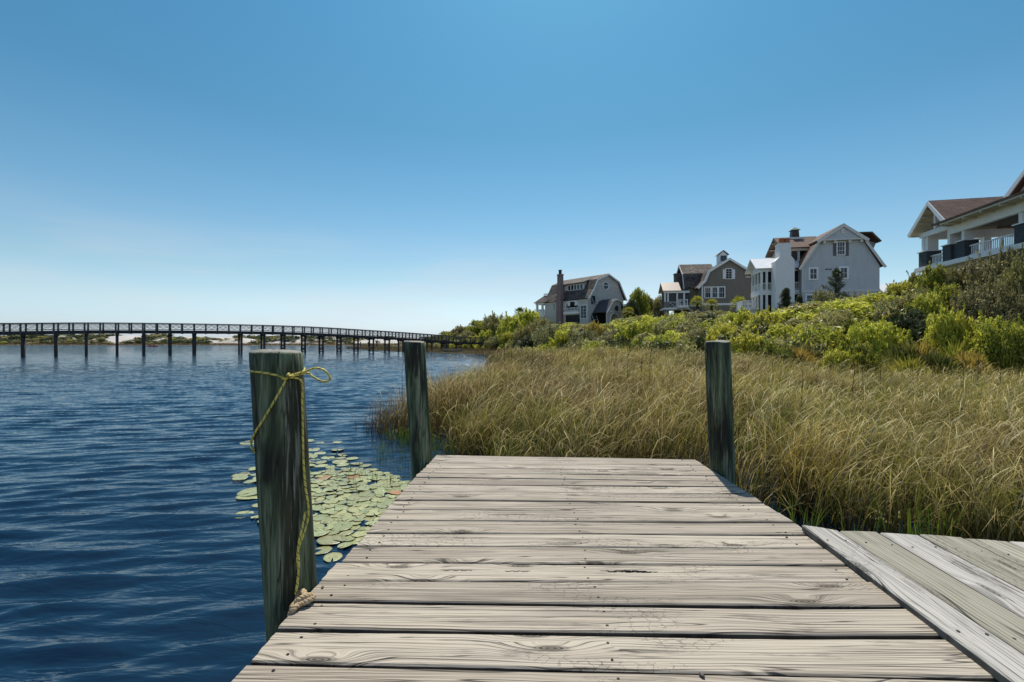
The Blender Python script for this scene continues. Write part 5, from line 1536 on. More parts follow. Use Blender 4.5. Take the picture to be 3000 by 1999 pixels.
SH = [
 # front row behind the reeds, from left to right
 (1345, 1000, 114, 2.6, 'olive', 'low olive bush at the foot of the dune beside the end of the footbridge'),
 (1395, 985, 110, 2.8, 'bright', 'yellow-green bush just right of where the footbridge meets the dune'),
 (1447, 990, 98, 2.6, 'olive', 'olive bush low on the slope under the left end of the dune'),
 (1500, 975, 88, 3.0, 'bright', 'yellow-green bush halfway up the slope left of the pale house'),
 (1552, 985, 72, 2.6, 'dark', 'dark bush at the foot of the slope left of the pale house'),
 (1605, 952, 62, 3.2, 'grey', 'big dark grey-brown bush straight below the brick chimney of the pale house'),
 (1660, 968, 56, 2.3, 'bright', 'yellow-green bush below the arched loggia of the pale house'),
 (1705, 962, 55, 2.6, 'grey', 'grey-brown bush below the gable wall of the pale house'),
 (1745, 950, 60, 2.2, 'gold', 'golden-yellow bush below the small entrance gable of the pale house'),
 (1722, 1022, 36, 1.1, 'bright', 'small bright bush alone at the back edge of the reeds, left of the right-hand pile'),
 (1800, 962, 52, 2.6, 'grey', 'grey-brown bush below and right of the entrance gable of the pale house'),
 (1872, 942, 50, 3.0, 'bright', 'large yellow-green bush in the gap between the pale and the brown house'),
 (1935, 955, 46, 2.2, 'olive', 'olive bush below the tan porch roof of the brown house'),
 (1985, 932, 50, 2.8, 'grey', 'dark grey-brown bush below the porch of the brown house'),
 (2042, 915, 54, 3.0, 'grey', 'broad grey-brown bush below the triple window of the brown house'),
 (2100, 912, 56, 2.6, 'olive', 'olive bush below the right part of the brown house wall'),
 (2052, 962, 38, 2.0, 'grey', 'grey-brown bush left of the top of the right-hand pile'),
 (2118, 948, 32, 1.6, 'bright', 'yellow-green bush right behind the top of the right-hand pile'),
 (2165, 915, 36, 1.7, 'bright', 'upright yellow-green bush left of the white porch corner'),
 (2225, 912, 34, 2.0, 'bright', 'tallest of the yellow-green bushes in front of the white porch'),
 (2290, 952, 30, 1.5, 'bright', 'rounded yellow-green bush below the white stucco chimney'),
 (2190, 985, 27, 1.4, 'bright', 'low yellow-green bush next to the reeds, right of the right-hand pile'),
 (2252, 1000, 26, 1.3, 'mid', 'low green bush at the back edge of the reeds below the white porch'),
 (2322, 935, 36, 1.7, 'grey', 'twiggy grey-brown bush below the white stucco chimney'),
 (2356, 897, 40, 2.1, 'gold', 'orange-golden bush in front of the blue-grey house'),
 (2395, 925, 33, 1.5, 'olive', 'olive bush just right of the orange-golden bush'),
 (2430, 892, 36, 1.8, 'mid', 'dark-based green bush below the lower right window of the blue-grey house'),
 (2415, 965, 27, 1.4, 'mid', 'low green bush below the orange-golden bush, next to the reeds'),
 (2352, 985, 27, 1.2, 'grey', 'low twiggy grey-brown bush next to the reeds below the orange-golden bush'),
 (2412, 855, 46, 2.0, 'grey', 'grey-brown bush left of the big dark cedar'),
 (2500, 865, 46, 2.2, 'grey', 'grey-brown bush right of the big dark cedar'),
 (2535, 895, 32, 2.0, 'bright', 'yellow-green bush in front of the right corner of the blue-grey house'),
 (2492, 985, 25, 1.3, 'bright', 'low yellow-green bush with a dark base, next to the reeds'),
 (2452, 1028, 21.5, 0.8, 'bright', 'small yellow-green bush standing among the back of the reeds'),
 (2570, 862, 33, 1.8, 'bright', 'yellow-green bush at the foot of the right corner of the blue-grey house'),
 (2618, 855, 34, 1.6, 'olive', 'olive bush just below the small white cottage roof'),
 (2652, 828, 33, 1.6, 'bright', 'yellow-green bush rising against the sky right of the small cottage roof'),
 (2600, 905, 29, 1.7, 'bright', 'wide yellow-green bush in the middle of the slope left of the verandah'),
 (2668, 872, 29, 1.7, 'olive', 'olive-brown bush on the slope left of the verandah'),
 (2742, 788, 31, 1.6, 'mid', 'green bush directly under the left end of the verandah'),
 (2700, 800, 33, 1.2, 'olive', 'twiggy olive bush against the sky at the left corner of the verandah'),
 (2716, 862, 27.5, 1.5, 'bright', 'pale yellow-green bush in the middle of the slope under the verandah corner'),
 (2775, 838, 27.5, 1.4, 'mid', 'green bush under the dark shingled pedestals of the verandah'),
 (2800, 790, 30, 1.5, 'olive', 'olive bush touching the floor edge of the verandah'),
 (2872, 775, 29, 2.0, 'grey', 'large grey-brown bush under the white balustrade'),
 (2940, 752, 27.5, 1.9, 'grey', 'tall grey-brown bush under the right end of the balustrade'),
 (2990, 760, 25.5, 1.6, 'olive', 'tall olive bush at the right edge of the picture under the balustrade'),
 (2838, 862, 26, 1.6, 'grey', 'dark twiggy grey-brown bush in the middle of the slope under the balustrade'),
 (2905, 838, 25.5, 1.7, 'grey', 'dense grey-brown bush hiding the lower wall of the verandah house'),
 (2965, 858, 24.5, 1.4, 'grey', 'thin grey-brown bush in front of the lower window of the verandah house'),
 (2590, 945, 25.5, 1.5, 'bright', 'yellow-green bush near the reeds left of the saw palmettos'),
 (2535, 955, 24.5, 1.3, 'bright', 'yellow-green bush near the reeds left of the golden-tipped palmetto'),
 (2520, 1008, 21.5, 1.0, 'mid', 'small green bush in the back of the reeds left of the saw palmettos'),
 (2660, 930, 26, 1.3, 'dark', 'dark bush behind the leftmost saw palmettos'),
 (2755, 922, 23.5, 1.1, 'bright', 'bright leafy bush behind the saw palmettos, the left one of a pair'),
 (2797, 918, 23.5, 1.1, 'bright', 'bright leafy bush behind the saw palmettos, the right one of a pair'),
 (2895, 932, 22, 1.3, 'bright', 'bright green bush right of the saw palmettos next to the reeds'),
 (2945, 948, 21, 1.2, 'mid', 'green bush near the right edge of the picture next to the reeds'),
 (2992, 960, 20.5, 1.1, 'mid', 'green bush cut by the right edge of the picture next to the reeds'),
 (2478, 948, 30, 1.7, 'olive', 'olive bush in the middle of the slope below the big dark cedar'),
 (2520, 925, 33, 1.6, 'grey', 'grey-brown bush in the middle of the slope below the right corner of the blue-grey house'),
 (2380, 945, 30, 1.4, 'bright', 'yellow-green bush straight below the orange-golden bush'),
 (2452, 925, 36, 1.7, 'bright', 'yellow-green bush halfway up the slope below the big dark cedar'),
 # the left end of the dune
 (1270, 985, 126, 3.0, 'olive', 'olive bush at the far left tip of the dune behind the footbridge rail'),
 (1310, 972, 124, 3.4, 'mid', 'green bush on the skyline above the end of the footbridge'),
 (1352, 957, 122, 3.6, 'olive', 'olive bush on the skyline left of the highest part of the dune'),
 (1402, 940, 118, 3.9, 'mid', 'green bush on the skyline in the middle of the left dune'),
 (1455, 924, 110, 4.2, 'olive', 'broad olive bush on the skyline beside the palm crown on the dune'),
 (1500, 925, 92, 3.4, 'bright', 'yellow-green bush near the skyline below the palm crown on the dune'),
 (1548, 914, 98, 3.8, 'bright', 'broad yellow-green bush on the skyline left of the pale house'),
 (1582, 935, 88, 2.8, 'olive', 'olive bush touching the left corner of the pale house'),
 (1425, 968, 106, 3.0, 'bright', 'yellow-green bush in the middle of the left dune flank'),
 (1475, 958, 96, 3.2, 'grey', 'dark grey-brown bush in the middle of the left dune flank'),
 (1535, 958, 84, 2.8, 'olive', 'olive bush on the flank left of and below the pale house'),
 (1370, 972, 114, 3.0, 'grey', 'grey-brown bush on the left dune flank above the end of the footbridge'),
]
for a in SH: shrub(*a)

# trees ------------------------------------------------------------------------------------------
def tree(name, px, ytop, Y, r, mat, label, cat='tree', n=6500, size=.055, trunk=.3, nl=34, cr=.26, group=None, z0=.3):
    X = (px - 1500) / F * Y; g_ = float(ground(X, Y)); h = CAMH - (ytop - 1000) / F * Y - g_ + .1
    rg = np.random.default_rng(int(px * 3 + Y))
    root = empty(name, (X, Y, g_ - .1)); tag(root, label, cat, group)
    cs, rs = clumps(rg, nl, .85, .9, cr, z0)
    V, Fc = leaf_cloud(rg, cs, rs, n, size, .35, .85, .35)
    link_mesh('crown', fastmesh('crown', V, Fc), mat, root)
    stems(rg, cs, 0.024, trunk, 16).build('trunk', bark, root)
    root.scale = (r, r, h)
TG = 'trees between the pale house and the brown house'
tree('live_oak', 1868, 858, 92, 2.6, leaf_mid, 'tallest green tree right beside the pale house', group=TG, n=8000)
tree('live_oak', 1900, 875, 95, 2.0, leaf_olive, 'loose olive tree second from the pale house', group=TG, n=4500)
tree('live_oak', 1932, 872, 88, 1.9, leaf_olive, 'thin grey-green tree touching the porch of the brown house', group=TG, n=3200)
tree('live_oak', 1848, 888, 88, 1.9, leaf_dark, 'low dark tree in front of the entrance gable of the pale house', group=TG)

def cedar(px, ytop, Y, w, label, seed, lean=0.0):
    X = (px - 1500) / F * Y; g_ = float(ground(X, Y)); h = CAMH - (ytop - 1000) / F * Y - g_ + .1
    rg = np.random.default_rng(seed); root = empty('cedar', (X, Y, g_ - .1)); tag(root, label, 'tree', 'dark cedars in front of the blue-grey house')
    cs, rs, m = [], [], MB()
    m.tube([(0, 0, -.2), (lean * .5, 0, h * .5), (lean, 0, h * .97)], [.11, .07, .015], 7)
    for k in range(30):
        t = .22 + .72 * k / 29; z = t * h; L = w * (1 - t) ** .75 * (0.55 + .7 * rg.random()); a = k * 2.4 + rg.random()
        tip = Vector((math.cos(a) * L + lean * t, math.sin(a) * L, z + L * .45)); b = Vector((lean * t, 0, z))
        m.tube([b, b.lerp(tip, .6) - Vector((0, 0, .05)), tip], [.03, .02, .006], 5)
        for q in (.35, .6, .8, 1.0):
            cs.append(tuple(b.lerp(tip, q))); rs.append(.16 + .14 * (1 - q) + .05 * rg.random())
    for q in (.86, .9, .94, .98): cs.append((lean * q, 0, h * q)); rs.append(.16)
    V, Fc = leaf_cloud(rg, cs, rs, 7500, .055, .5, 1.1, .2)
    link_mesh('foliage', fastmesh('foliage', V, Fc), leaf_dark, root); m.build('trunk', bark, root)
cedar(2446, 784, 48, 1.9, 'larger dark cedar with spreading arms in front of the blue-grey house wall', 3, .1)
cedar(2303, 845, 47, 1.0, 'smaller dark cedar at the foot of the white stucco chimney', 4)
cedar(2343, 868, 46, .55, 'slim dark cedar between the stucco chimney and the ground-floor window', 9)

def fan(rg, V, Fc, base, tip, rad, nb=16, spread=2.5, width=.11, droop=.25):
    base = np.array(base); tip = np.array(tip); d = tip - base; d /= np.linalg.norm(d)
    side = np.cross(d, (0, 0, 1)); side /= max(1e-6, np.linalg.norm(side)); nrm = np.cross(side, d)
    w = rad * .02
    b0 = len(V); V += [base - side * w, base + side * w, tip + side * w, tip - side * w]; Fc.append((b0, b0 + 1, b0 + 2, b0 + 3))
    for k in range(nb):
        a = (k / (nb - 1) - .5) * spread
        e = d * math.cos(a) + side * math.sin(a) + nrm * .12 * rg.normal()
        e /= np.linalg.norm(e); L = rad * (1 - .25 * (abs(a) / spread * 2) ** 2) * (0.85 + .3 * rg.random())
        s = np.cross(e, nrm); s /= np.linalg.norm(s)
        mid = tip + e * L * .55 + nrm * rad * .03; end = tip + e * L - np.array((0, 0, droop * L * rg.random()))
        q = len(V); V += [tip, mid - s * width * rad * .5, end, mid + s * width * rad * .5]; Fc.append((q, q + 1, q + 2, q + 3))
def palm(px, ytop, Y, crown_r, mat, label, n=44, seed=1, nb=15):
    X = (px - 1500) / F * Y; g_ = float(ground(X, Y)); zt = CAMH - (ytop - 1000) / F * Y; h = max(.4, zt - g_ - crown_r * .85)
    rg = np.random.default_rng(seed); root = empty('cabbage_palm', (X, Y, zt - crown_r * .85 - h)); tag(root, label, 'palm', 'cabbage palms')
    V, Fc = [], []
    for k in range(n):
        a = k * 2.39996; el = -.55 + 2.0 * (k / (n - 1)) ** .75
        d = np.array((math.cos(a) * math.cos(el), math.sin(a) * math.cos(el), math.sin(el)))
        L = crown_r * (.38 + .2 * rg.random()); b = np.array((0, 0, h)); t = b + d * L
        fan(rg, V, Fc, b, t, crown_r * (.42 + .12 * rg.random()), nb, 2.2, .10, .35)
    link_mesh('crown', fastmesh('crown', np.array(V), np.array(Fc)), mat, root)
    m = MB(); m.tube([(0, 0, -.6), (.02, 0, h * .5), (0, 0, h)], [.17, .15, .19], 9); m.build('trunk', bark, root)
def palmetto(px, ytop, Y, r_, mat, label, seed):
    X = (px - 1500) / F * Y; g_ = float(ground(X, Y)); zt = CAMH - (ytop - 1000) / F * Y
    r = min(max((zt - g_) / 1.2, .5), 2.0); r_ *= .95
    rg = np.random.default_rng(seed); root = empty('saw_palmetto', (X, Y, g_)); tag(root, label, 'palmetto', PG)
    V, Fc = [], []
    for k in range(30):
        a = k * 2.39996; el = .25 + 1.15 * (k / 29) ** .9
        d = np.array((math.cos(a) * math.cos(el) * r_ / r, math.sin(a) * math.cos(el) * r_ / r, math.sin(el)))
        b = np.array((rg.normal() * .12, rg.normal() * .12, 0)); t = b + d * r * (.45 + .25 * rg.random())
        fan(rg, V, Fc, b, t, r * (.42 + .15 * rg.random()), 13, 2.0, .09, .12)
    link_mesh('fronds', fastmesh('fronds', np.array(V), np.array(Fc)), mat, root)
palm(2043, 868, 66, 1.25, palm_m, 'fan palm in front of the left edge of the brown house wall', seed=11)
palm(2085, 876, 65, 1.2, palm_m, 'fan palm under the triple window of the brown house', seed=12)
palm(2164, 869, 66, 1.45, palm_m, 'fan palm at the right end of the brown house wall', seed=13)
palm(1523, 901, 104, 1.7, palm_dark, 'dark palm crown on the skyline left of the pale house', seed=14)
palm(1840, 900, 84, 1.5, palm_m, 'fan palm beside the entrance gable of the pale house', seed=15)
PG = 'saw palmettos behind the reeds'
for i, (px, yt, Y, r, mt, lb) in enumerate([
    (2640, 965, 22.5, .9, palm_dark, 'tall green saw palmetto, leftmost of the clump behind the reeds at the right'),
    (2692, 948, 22.5, .9, palm_gold, 'golden-brown saw palmetto in the clump behind the reeds at the right'),
    (2668, 1005, 19.5, .75, palm_m, 'low green saw palmetto at the front left of the clump behind the reeds'),
    (2745, 985, 20.5, .95, palm_dark, 'wide green saw palmetto at the front of the clump below the bright leafy pair'),
    (2790, 968, 22, .8, palm_m, 'green saw palmetto below the bright leafy pair of bushes'),
    (2832, 985, 21, .8, palm_gold, 'golden saw palmetto at the right end of the clump'),
    (2345, 1000, 25, .85, palm_gold, 'golden-tinted saw palmetto below the orange-golden bush'),
    (2300, 1005, 25, .7, palm_dark, 'dark saw palmetto below the white stucco chimney, next to the reeds'),
    (1830, 988, 42, 1.5, palm_dark, 'dark saw palmetto below the pale house entrance, left of the right-hand pile'),
    (1885, 982, 42, 1.6, palm_dark, 'dark saw palmetto below the large yellow-green bush between two houses'),
    (1945, 985, 41, 1.6, palm_dark, 'dark saw palmetto below the porch of the brown house'),
    (1998, 990, 40, 1.4, palm_dark, 'dark saw palmetto nearest to the left side of the right-hand pile')]):
    palmetto(px, yt, Y, r, mt, lb, 30 + i)

# uncountable scrub between them: one object
SIL = [(1200, 1004), (1240, 998), (1300, 977), (1350, 958), (1400, 941), (1450, 925), (1500, 918), (1560, 915), (1590, 930), (1620, 939), (1700, 944), (1760, 946), (1830, 930), (1900, 912),
       (1950, 910), (2000, 908), (2100, 910), (2200, 925), (2215, 928), (2300, 900), (2350, 886), (2400, 876), (2450, 872), (2500, 868), (2560, 862), (2600, 850), (2650, 820), (2690, 792), (2740, 780), (2800, 776), (2900, 760), (3000, 742), (3400, 720)]
HOUSES = [(H3.o.x, H3.o.y, -11, 6.5, 11, H3.a), (H2h.o.x, H2h.o.y, -13, 7, 12, H2h.a), (H1.o.x, H1.o.y, -1.5, 10, 20, H1.a), (H4.o.x, H4.o.y, 0, 12, 20, H4.a)]
def scrub():
    rg = np.random.default_rng(21)
    base = []
    for j in range(6):
        cs, rs = clumps(rg, 16, .8, .85, .3)
        base.append(leaf_cloud(rg, cs, rs, 620, .085, .35, .85, .4))
    per = {k: ([], []) for k in range(5)}
    cnt = {k: 0 for k in range(5)}
    N = 5200
    X = rg.uniform(-55, 75, N); Y = rg.uniform(15, 135, N)
    t = sdist(TOE, X, Y); G_ = ground(X, Y)
    # colours come in patches
    for x, y, tt, g_ in zip(X, Y, t, G_):
        if tt < .4 or y < 12: continue
        px = 1500 + x / y * F
        if px > 3500 or px < 1180: continue
        skip_ = False
        for hx, hy, u0, u1, dd, a in HOUSES:
            c, s = math.cos(-a), math.sin(-a); u = (x - hx) * c - (y - hy) * s; d = (x - hx) * s + (y - hy) * c
            if u0 - 1 < u < u1 + .5 and -1.2 < d < dd: skip_ = True
            if d > dd and u0 < u < u1: skip_ = True
        if skip_: continue
        pre = mnoise.noise(Vector((x * .11, y * .09, 3)))
        r = rg.uniform(.9, 1.7) * (1 + .004 * y); h = rg.uniform(.9, 2.2) if y > 25 else rg.uniform(.7, 1.7)
        cap = np.interp(px, [q[0] for q in SIL], [q[1] for q in SIL]) + rg.uniform(2, 14)
        zmax = CAMH + (1000 - cap) / F * y
        if g_ + h > zmax: h = zmax - g_
        if h < .35: continue
        k = int(np.clip(2 + pre * 3.2 + rg.normal() * .9, 0, 4))
        V, Fc = base[rg.integers(6)]
        a = rg.random() * 6.28; ca, sa = math.cos(a), math.sin(a)
        W = np.stack([(V[:, 0] * ca - V[:, 1] * sa) * r + x, (V[:, 0] * sa + V[:, 1] * ca) * r + y, V[:, 2] * h + g_ - .1], -1)
        per[k][0].append(W); per[k][1].append(Fc + cnt[k]); cnt[k] += len(W)
    mats = [leaf_bright, leaf_mid, leaf_olive, leaf_grey, leaf_dark]
    Vs, Fs, mi, off = [], [], [], 0
    for k in range(5):
        if not per[k][0]: continue
        V = np.concatenate(per[k][0]); Fc = np.concatenate(per[k][1])
        Vs.append(V); Fs.append(Fc + off); mi += [k] * len(Fc); off += len(V)
    o = link_mesh('dune_scrub', fastmesh('dune_scrub', np.concatenate(Vs), np.concatenate(Fs), matidx=mi), mats)
    tag(o, 'dense mixed green and grey-brown scrub covering the dune between the single bushes', 'scrub', kind='stuff')
scrub()

# the wooded dunes on the far side
def far_scrub():
    rg = np.random.default_rng(33)
    cover = [(-400, 1.0), (100, .95), (300, .95), (330, .5), (420, .45), (440, 1.1), (600, 1.1), (618, .5), (755, .45), (765, .9), (830, .95), (900, .55), (960, .8), (1010, .6), (1060, .45), (1200, .35), (1260, .7), (1400, .8)]
    Vs, Fs, off, mi = [], [], 0, []
    base = []
    for j in range(5):
        cs, rs = clumps(rg, 10, .85, .85, .34); base.append(leaf_cloud(rg, cs, rs, 150, .17, .4, .8, .4))
    for k in range(2100):
        px = rg.uniform(-350, 1400); y = rg.uniform(249, 300); x = (px - 1500) / F * y
        c = np.interp(px, [q[0] for q in cover], [q[1] for q in cover])
        if mnoise.noise(Vector((x * .045, y * .06, 1))) * .9 + .5 > c: continue
        z, t = far_h(np.array(x), np.array(y))
        if t < 9: continue
        r = rg.uniform(1.6, 3.6); h = rg.uniform(.9, 2.3)
        top = np.interp(px, [0, 300, 500, 800, 1000, 1300], [979, 979, 978, 983, 984, 988])
        zm = CAMH + (1000 - top) / F * y
        h = min(h, zm - float(z))
        if h < .4: continue
        V, Fc = base[k % 5]; a = rg.random() * 6.28; ca, sa = math.cos(a), math.sin(a)
        Vs.append(np.stack([(V[:, 0] * ca - V[:, 1] * sa) * r + x, (V[:, 0] * sa + V[:, 1] * ca) * r + y, V[:, 2] * h + float(z) - .1], -1)); Fs.append(Fc + off); off += len(V)
        mi += [int(np.clip(rg.normal(.55, .75), 0, 2))] * len(Fc)
    o = link_mesh('far_scrub', fastmesh('far_scrub', np.concatenate(Vs), np.concatenate(Fs), matidx=mi), [leaf_dark, leaf_olive, leaf_mid])
    tag(o, 'dark green scrub growing over the white dunes on the far shore', 'scrub', kind='stuff')
far_scrub()

# ------------------------------------------------------------------ reeds, sedge, lily pads
def blades(rg, P, h, az, tilt, bend, width, cb, ct, segs=6, face=None, curl=1.6):
    """ribbons rooted at P (n,3). Returns V, F, colour"""
    n = len(P)
    d = np.stack([np.cos(az), np.sin(az)], -1)
    fa = az + math.pi / 2 + rg.normal(0, .7, n) if face is None else face
    wv = np.stack([np.cos(fa), np.sin(fa), np.zeros(n)], -1)
    pos = P.copy(); Vl = []; Cl = []
    for i in range(segs + 1):
        s = i / segs
        w = width * (1 - .92 * s ** 1.6)
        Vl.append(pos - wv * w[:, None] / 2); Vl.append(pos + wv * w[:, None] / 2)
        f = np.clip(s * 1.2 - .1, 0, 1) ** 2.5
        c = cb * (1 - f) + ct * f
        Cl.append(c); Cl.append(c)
        th = tilt + bend * ((i + .5) / segs) ** curl
        st = (h / segs)[:, None]
        pos = pos + np.concatenate([d * np.sin(th)[:, None], np.cos(th)[:, None]], -1) * st
    V = np.stack(Vl, 1).reshape(-1, 3); C = np.stack(Cl, 1).reshape(-1, 3)
    k = 2 * (segs + 1)
    f0 = np.array([[2 * i, 2 * i + 1, 2 * i + 3, 2 * i + 2] for i in range(segs)])
    Fc = (np.arange(n)[:, None, None] * k + f0[None]).reshape(-1, 4)
    return V, Fc, C

REED_L = [(3.4, 4.9), (2.3, 5.3), (0.6, 6.3), (-0.6, 8.0), (-1.6, 9.6), (-3.0, 11.0), (-3.6, 12.6), (-3.3, 16), (-2.2, 20), (-1.2, 25), (-0.5, 32), (-2.2, 45), (-3.2, 60)]
def reed_density():
    pass
def reeds():
    rg = np.random.default_rng(44)
    Ps, Hs, Ws, Dn = [], [], [], []
    # tussock centres, thinning with distance
    out = []
    for (y0, y1, dens, per, wd) in ((3.3, 6.5, 9, 50, .0115), (6.5, 10, 7.5, 42, .0140), (10, 16, 5.5, 36, .018), (16, 26, 5.0, 24, .021), (26, 46, 1.5, 22, .038)):
        x1 = min(y1 * 1.35, 34)
        A = (x1 + 4) * (y1 - y0); n = int(A * dens)
        X = rg.uniform(-4, x1, n); Y = rg.uniform(y0, y1, n)
        sd = sdist(REED_L[::-1], X, Y) * -1
        sd = np.where(Y > 60, -1, sd)
        tl = sdist(TOE, X, Y)
        # front edge: the dock, the walkway and a strip of open black water beside it
        ok = (sd > rg.uniform(-.35, .25, n)) & (tl < .8)
        ok &= ~((X < 2.35) & (Y < 5.25))
        ok &= ~((X > 2.2) & (Y < 4.55 + .25 * np.sin(X * 2.1)) & (rg.random(n) > .03))
        # patchiness
        nz = np.array([mnoise.noise(Vector((a * .55, b * .55, 2))) for a, b in zip(X, Y)])
        ok &= (nz > -.25) | (rg.random(n) < .25)
        X, Y, sd, nz = X[ok], Y[ok], sd[ok], nz[ok]
        k = len(X)
        th = rg.normal(.0, 1, k)
        for q in range(1):
            m = per
            bx = np.repeat(X, m) + rg.normal(0, .10 + .008 * y1, k * m); by = np.repeat(Y, m) + rg.normal(0, .10 + .008 * y1, k * m)
            s_ = np.repeat(sd, m); z_ = np.repeat(nz, m)
            edge = np.clip(.62 + s_ / 3.2, .55, 1.0)
            h = (np.interp(bx / by, [-.1, .45, .8], [1.56, 1.50, 1.30]) + .40 * z_) * edge * (1.06 - .42 * rg.random(k * m) ** 2.2) * np.where(by < 8, .96, 1.0)
            out.append((bx, by, h, np.full(k * m, wd), z_))
    X = np.concatenate([o[0] for o in out]); Y = np.concatenate([o[1] for o in out]); h = np.concatenate([o[2] for o in out]); wd = np.concatenate([o[3] for o in out]); nz = np.concatenate([o[4] for o in out])
    keep = ~((X < 2.32) & (Y < 5.22)) & ~((X > 1.9) & (Y < 3.35)) & ~((X > 1.9) & (Y < 4.2) & (X < 4))
    X, Y, h, wd, nz = X[keep], Y[keep], h[keep], wd[keep], nz[keep]
    # keep every blade below the sight line of the meadow top
    n = len(X)
    gz = np.maximum(ground(X, Y), -.25)
    P = np.stack([X, Y, gz], -1)
    dry = rg.random(n)
    flow = np.array([mnoise.noise(Vector((a * .22, b * .22, 9))) for a, b in zip(X, Y)])
    az = flow * 2.6 + rg.normal(0.0, .75, n) + np.where(rg.random(n) < .22, math.pi, 0)       # the wind lays them over to the right
    bend = np.where(rg.random(n) < .62, rg.uniform(1.2, 2.7, n), rg.uniform(.2, 1.0, n))
    tilt = np.abs(rg.normal(.08, .14, n))
    # broken, arching blades at mid height
    brk = (rg.random(n) < .17) & (Y < 14)
    h = np.where(brk, h * rg.uniform(.4, .85, n), h); bend = np.where(brk, rg.uniform(1.6, 3.0, n), bend); tilt = np.where(brk, rg.uniform(.0, .5, n), tilt)
    # stiff straight stems standing above the rest
    stf = (rg.random(n) < .10) & ~brk
    bend = np.where(stf, rg.uniform(.0, .35, n), bend); h = np.where(stf, h * rg.uniform(1.0, 1.18, n), h)
    # dead, collapsed blades low in the stand
    low = rg.random(n) < .07
    tilt = np.where(low, rg.uniform(.5, 1.2, n), tilt); h = np.where(low, h * .75, h)
    hue = np.clip(nz * 1.5 + .42 + rg.normal(0, .2, n), 0, 1)[:, None]
    green_b = np.array([.018, .030, .009]) * (1 - hue) + np.array([.024, .019, .008]) * hue  # brown-green stems, root colour darkened to paint in shade low in the stand
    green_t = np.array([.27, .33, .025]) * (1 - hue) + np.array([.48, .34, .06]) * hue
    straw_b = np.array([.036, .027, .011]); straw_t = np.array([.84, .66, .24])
    dry = np.where(brk, 1.0, dry)
    dr = (dry[:, None] > .66)
    # stands of last year's dead brown reed, mostly towards the open water
    nb = np.array([mnoise.noise(Vector((a * .38 + 7, b * .30, 5))) for a, b in zip(X, Y)])
    br = np.clip((nb + .22 - .9 * X / np.maximum(Y, 1) * .5 + rg.normal(0, .15, n)) * 2.2, 0, .85)[:, None]
    green_t = green_t * (1 - br) + np.array([.26, .155, .07]) * br; green_b = green_b * (1 - br) + np.array([.020, .013, .007]) * br
    straw_t = straw_t * (1 - br * .7) + np.array([.50, .34, .19]) * br * .7
    v = rg.uniform(.7, 1.3, n)[:, None]
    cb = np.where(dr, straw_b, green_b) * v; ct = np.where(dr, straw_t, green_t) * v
    wdv = wd * rg.uniform(.5, 1.15, n)
    arc = rg.random(n) < np.where(Y < 11, .10, .05)                    # broad dry blades arching over the rest
    wdv = np.where(arc, wd * rg.uniform(1.2, 1.9, n), wdv); bend = np.where(arc, rg.uniform(1.6, 2.9, n), bend)
    h = np.where(arc, h * 1.16, h); az = np.where(arc, rg.normal(.1, .7, n), az)
    ct = np.where(arc[:, None], np.array([.90, .76, .36]) * v, ct); cb = np.where(arc[:, None], np.array([.06, .045, .016]), cb)
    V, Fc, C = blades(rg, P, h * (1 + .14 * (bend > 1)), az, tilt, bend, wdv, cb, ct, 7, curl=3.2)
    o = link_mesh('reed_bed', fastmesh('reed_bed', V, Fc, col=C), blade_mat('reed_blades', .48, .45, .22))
    tag(o, 'thick bed of straw-tipped green-brown reeds and sedge behind and right of the dock', 'reeds', kind='stuff')
    print('reed blades', n)
reeds()

def thin_reeds():
    """scattered stems standing out in the water at the left edge of the bed, and young green shoots"""
    rg = np.random.default_rng(45)
    X, Y = [], []
    for _ in range(70):
        t = rg.random(); cx = -3.4 + 1.6 * t + rg.normal(0, .35); cy = 10.5 + 6 * (1 - t) * rg.random() + rg.normal(0, .5) ; X += list(cx + rg.normal(0, .06, 7)); Y += list(cy + rg.normal(0, .06, 7))
    n1 = len(X)
    for _ in range(60):
        cx = rg.uniform(-2.7, -0.95); cy = rg.uniform(6.6, 9.6); k = rg.integers(2, 7); X += list(cx + rg.normal(0, .045, k)); Y += list(cy + rg.normal(0, .045, k))
    n2 = len(X)
    for _ in range(80):
        cx = rg.uniform(-2.9, 0.4); cy = 8.2 + (-.9 * cx) * .9 + rg.normal(0, .3); k = 10; X += list(cx + rg.normal(0, .10, k)); Y += list(cy + rg.normal(0, .10, k))
    n3 = len(X)
    for _ in range(60):
        cx = rg.uniform(2.5, 7.0); cy = 4.55 + .06 * cx + rg.normal(0, .18); k = rg.integers(2, 6); X += list(cx + rg.normal(0, .05, k)); Y += list(cy + rg.normal(0, .05, k))
    X = np.array(X); Y = np.array(Y); n = len(X); i = np.arange(n)
    P = np.stack([X, Y, np.full(n, -.1)], -1)
    h = np.where(i < n1, rg.uniform(.35, .95, n), np.where(i < n2, rg.uniform(.18, .42, n), np.where(i < n3, rg.uniform(.25, .5, n), rg.uniform(.3, .75, n))))
    b = np.where((i < n1)[:, None], np.array([.05, .038, .02]), np.array([.05, .085, .012]))
    t = np.where((i < n1)[:, None], np.array([.16, .12, .06]), np.array([.17, .24, .03]))
    V, Fc, C = blades(rg, P, h, rg.uniform(0, 6.28, n), np.abs(rg.normal(.05, .12, n)), rg.uniform(0, .7, n), np.where(i < n3, .010, .022) * rg.uniform(.6, 1.3, n), b, t, 5)
    o = link_mesh('water_sedge', fastmesh('water_sedge', V, Fc, col=C), blade_mat('reed_blades'))
    tag(o, 'sparse thin stems and young green shoots standing in the shallow water left of the reeds', 'sedge', kind='stuff')
thin_reeds()

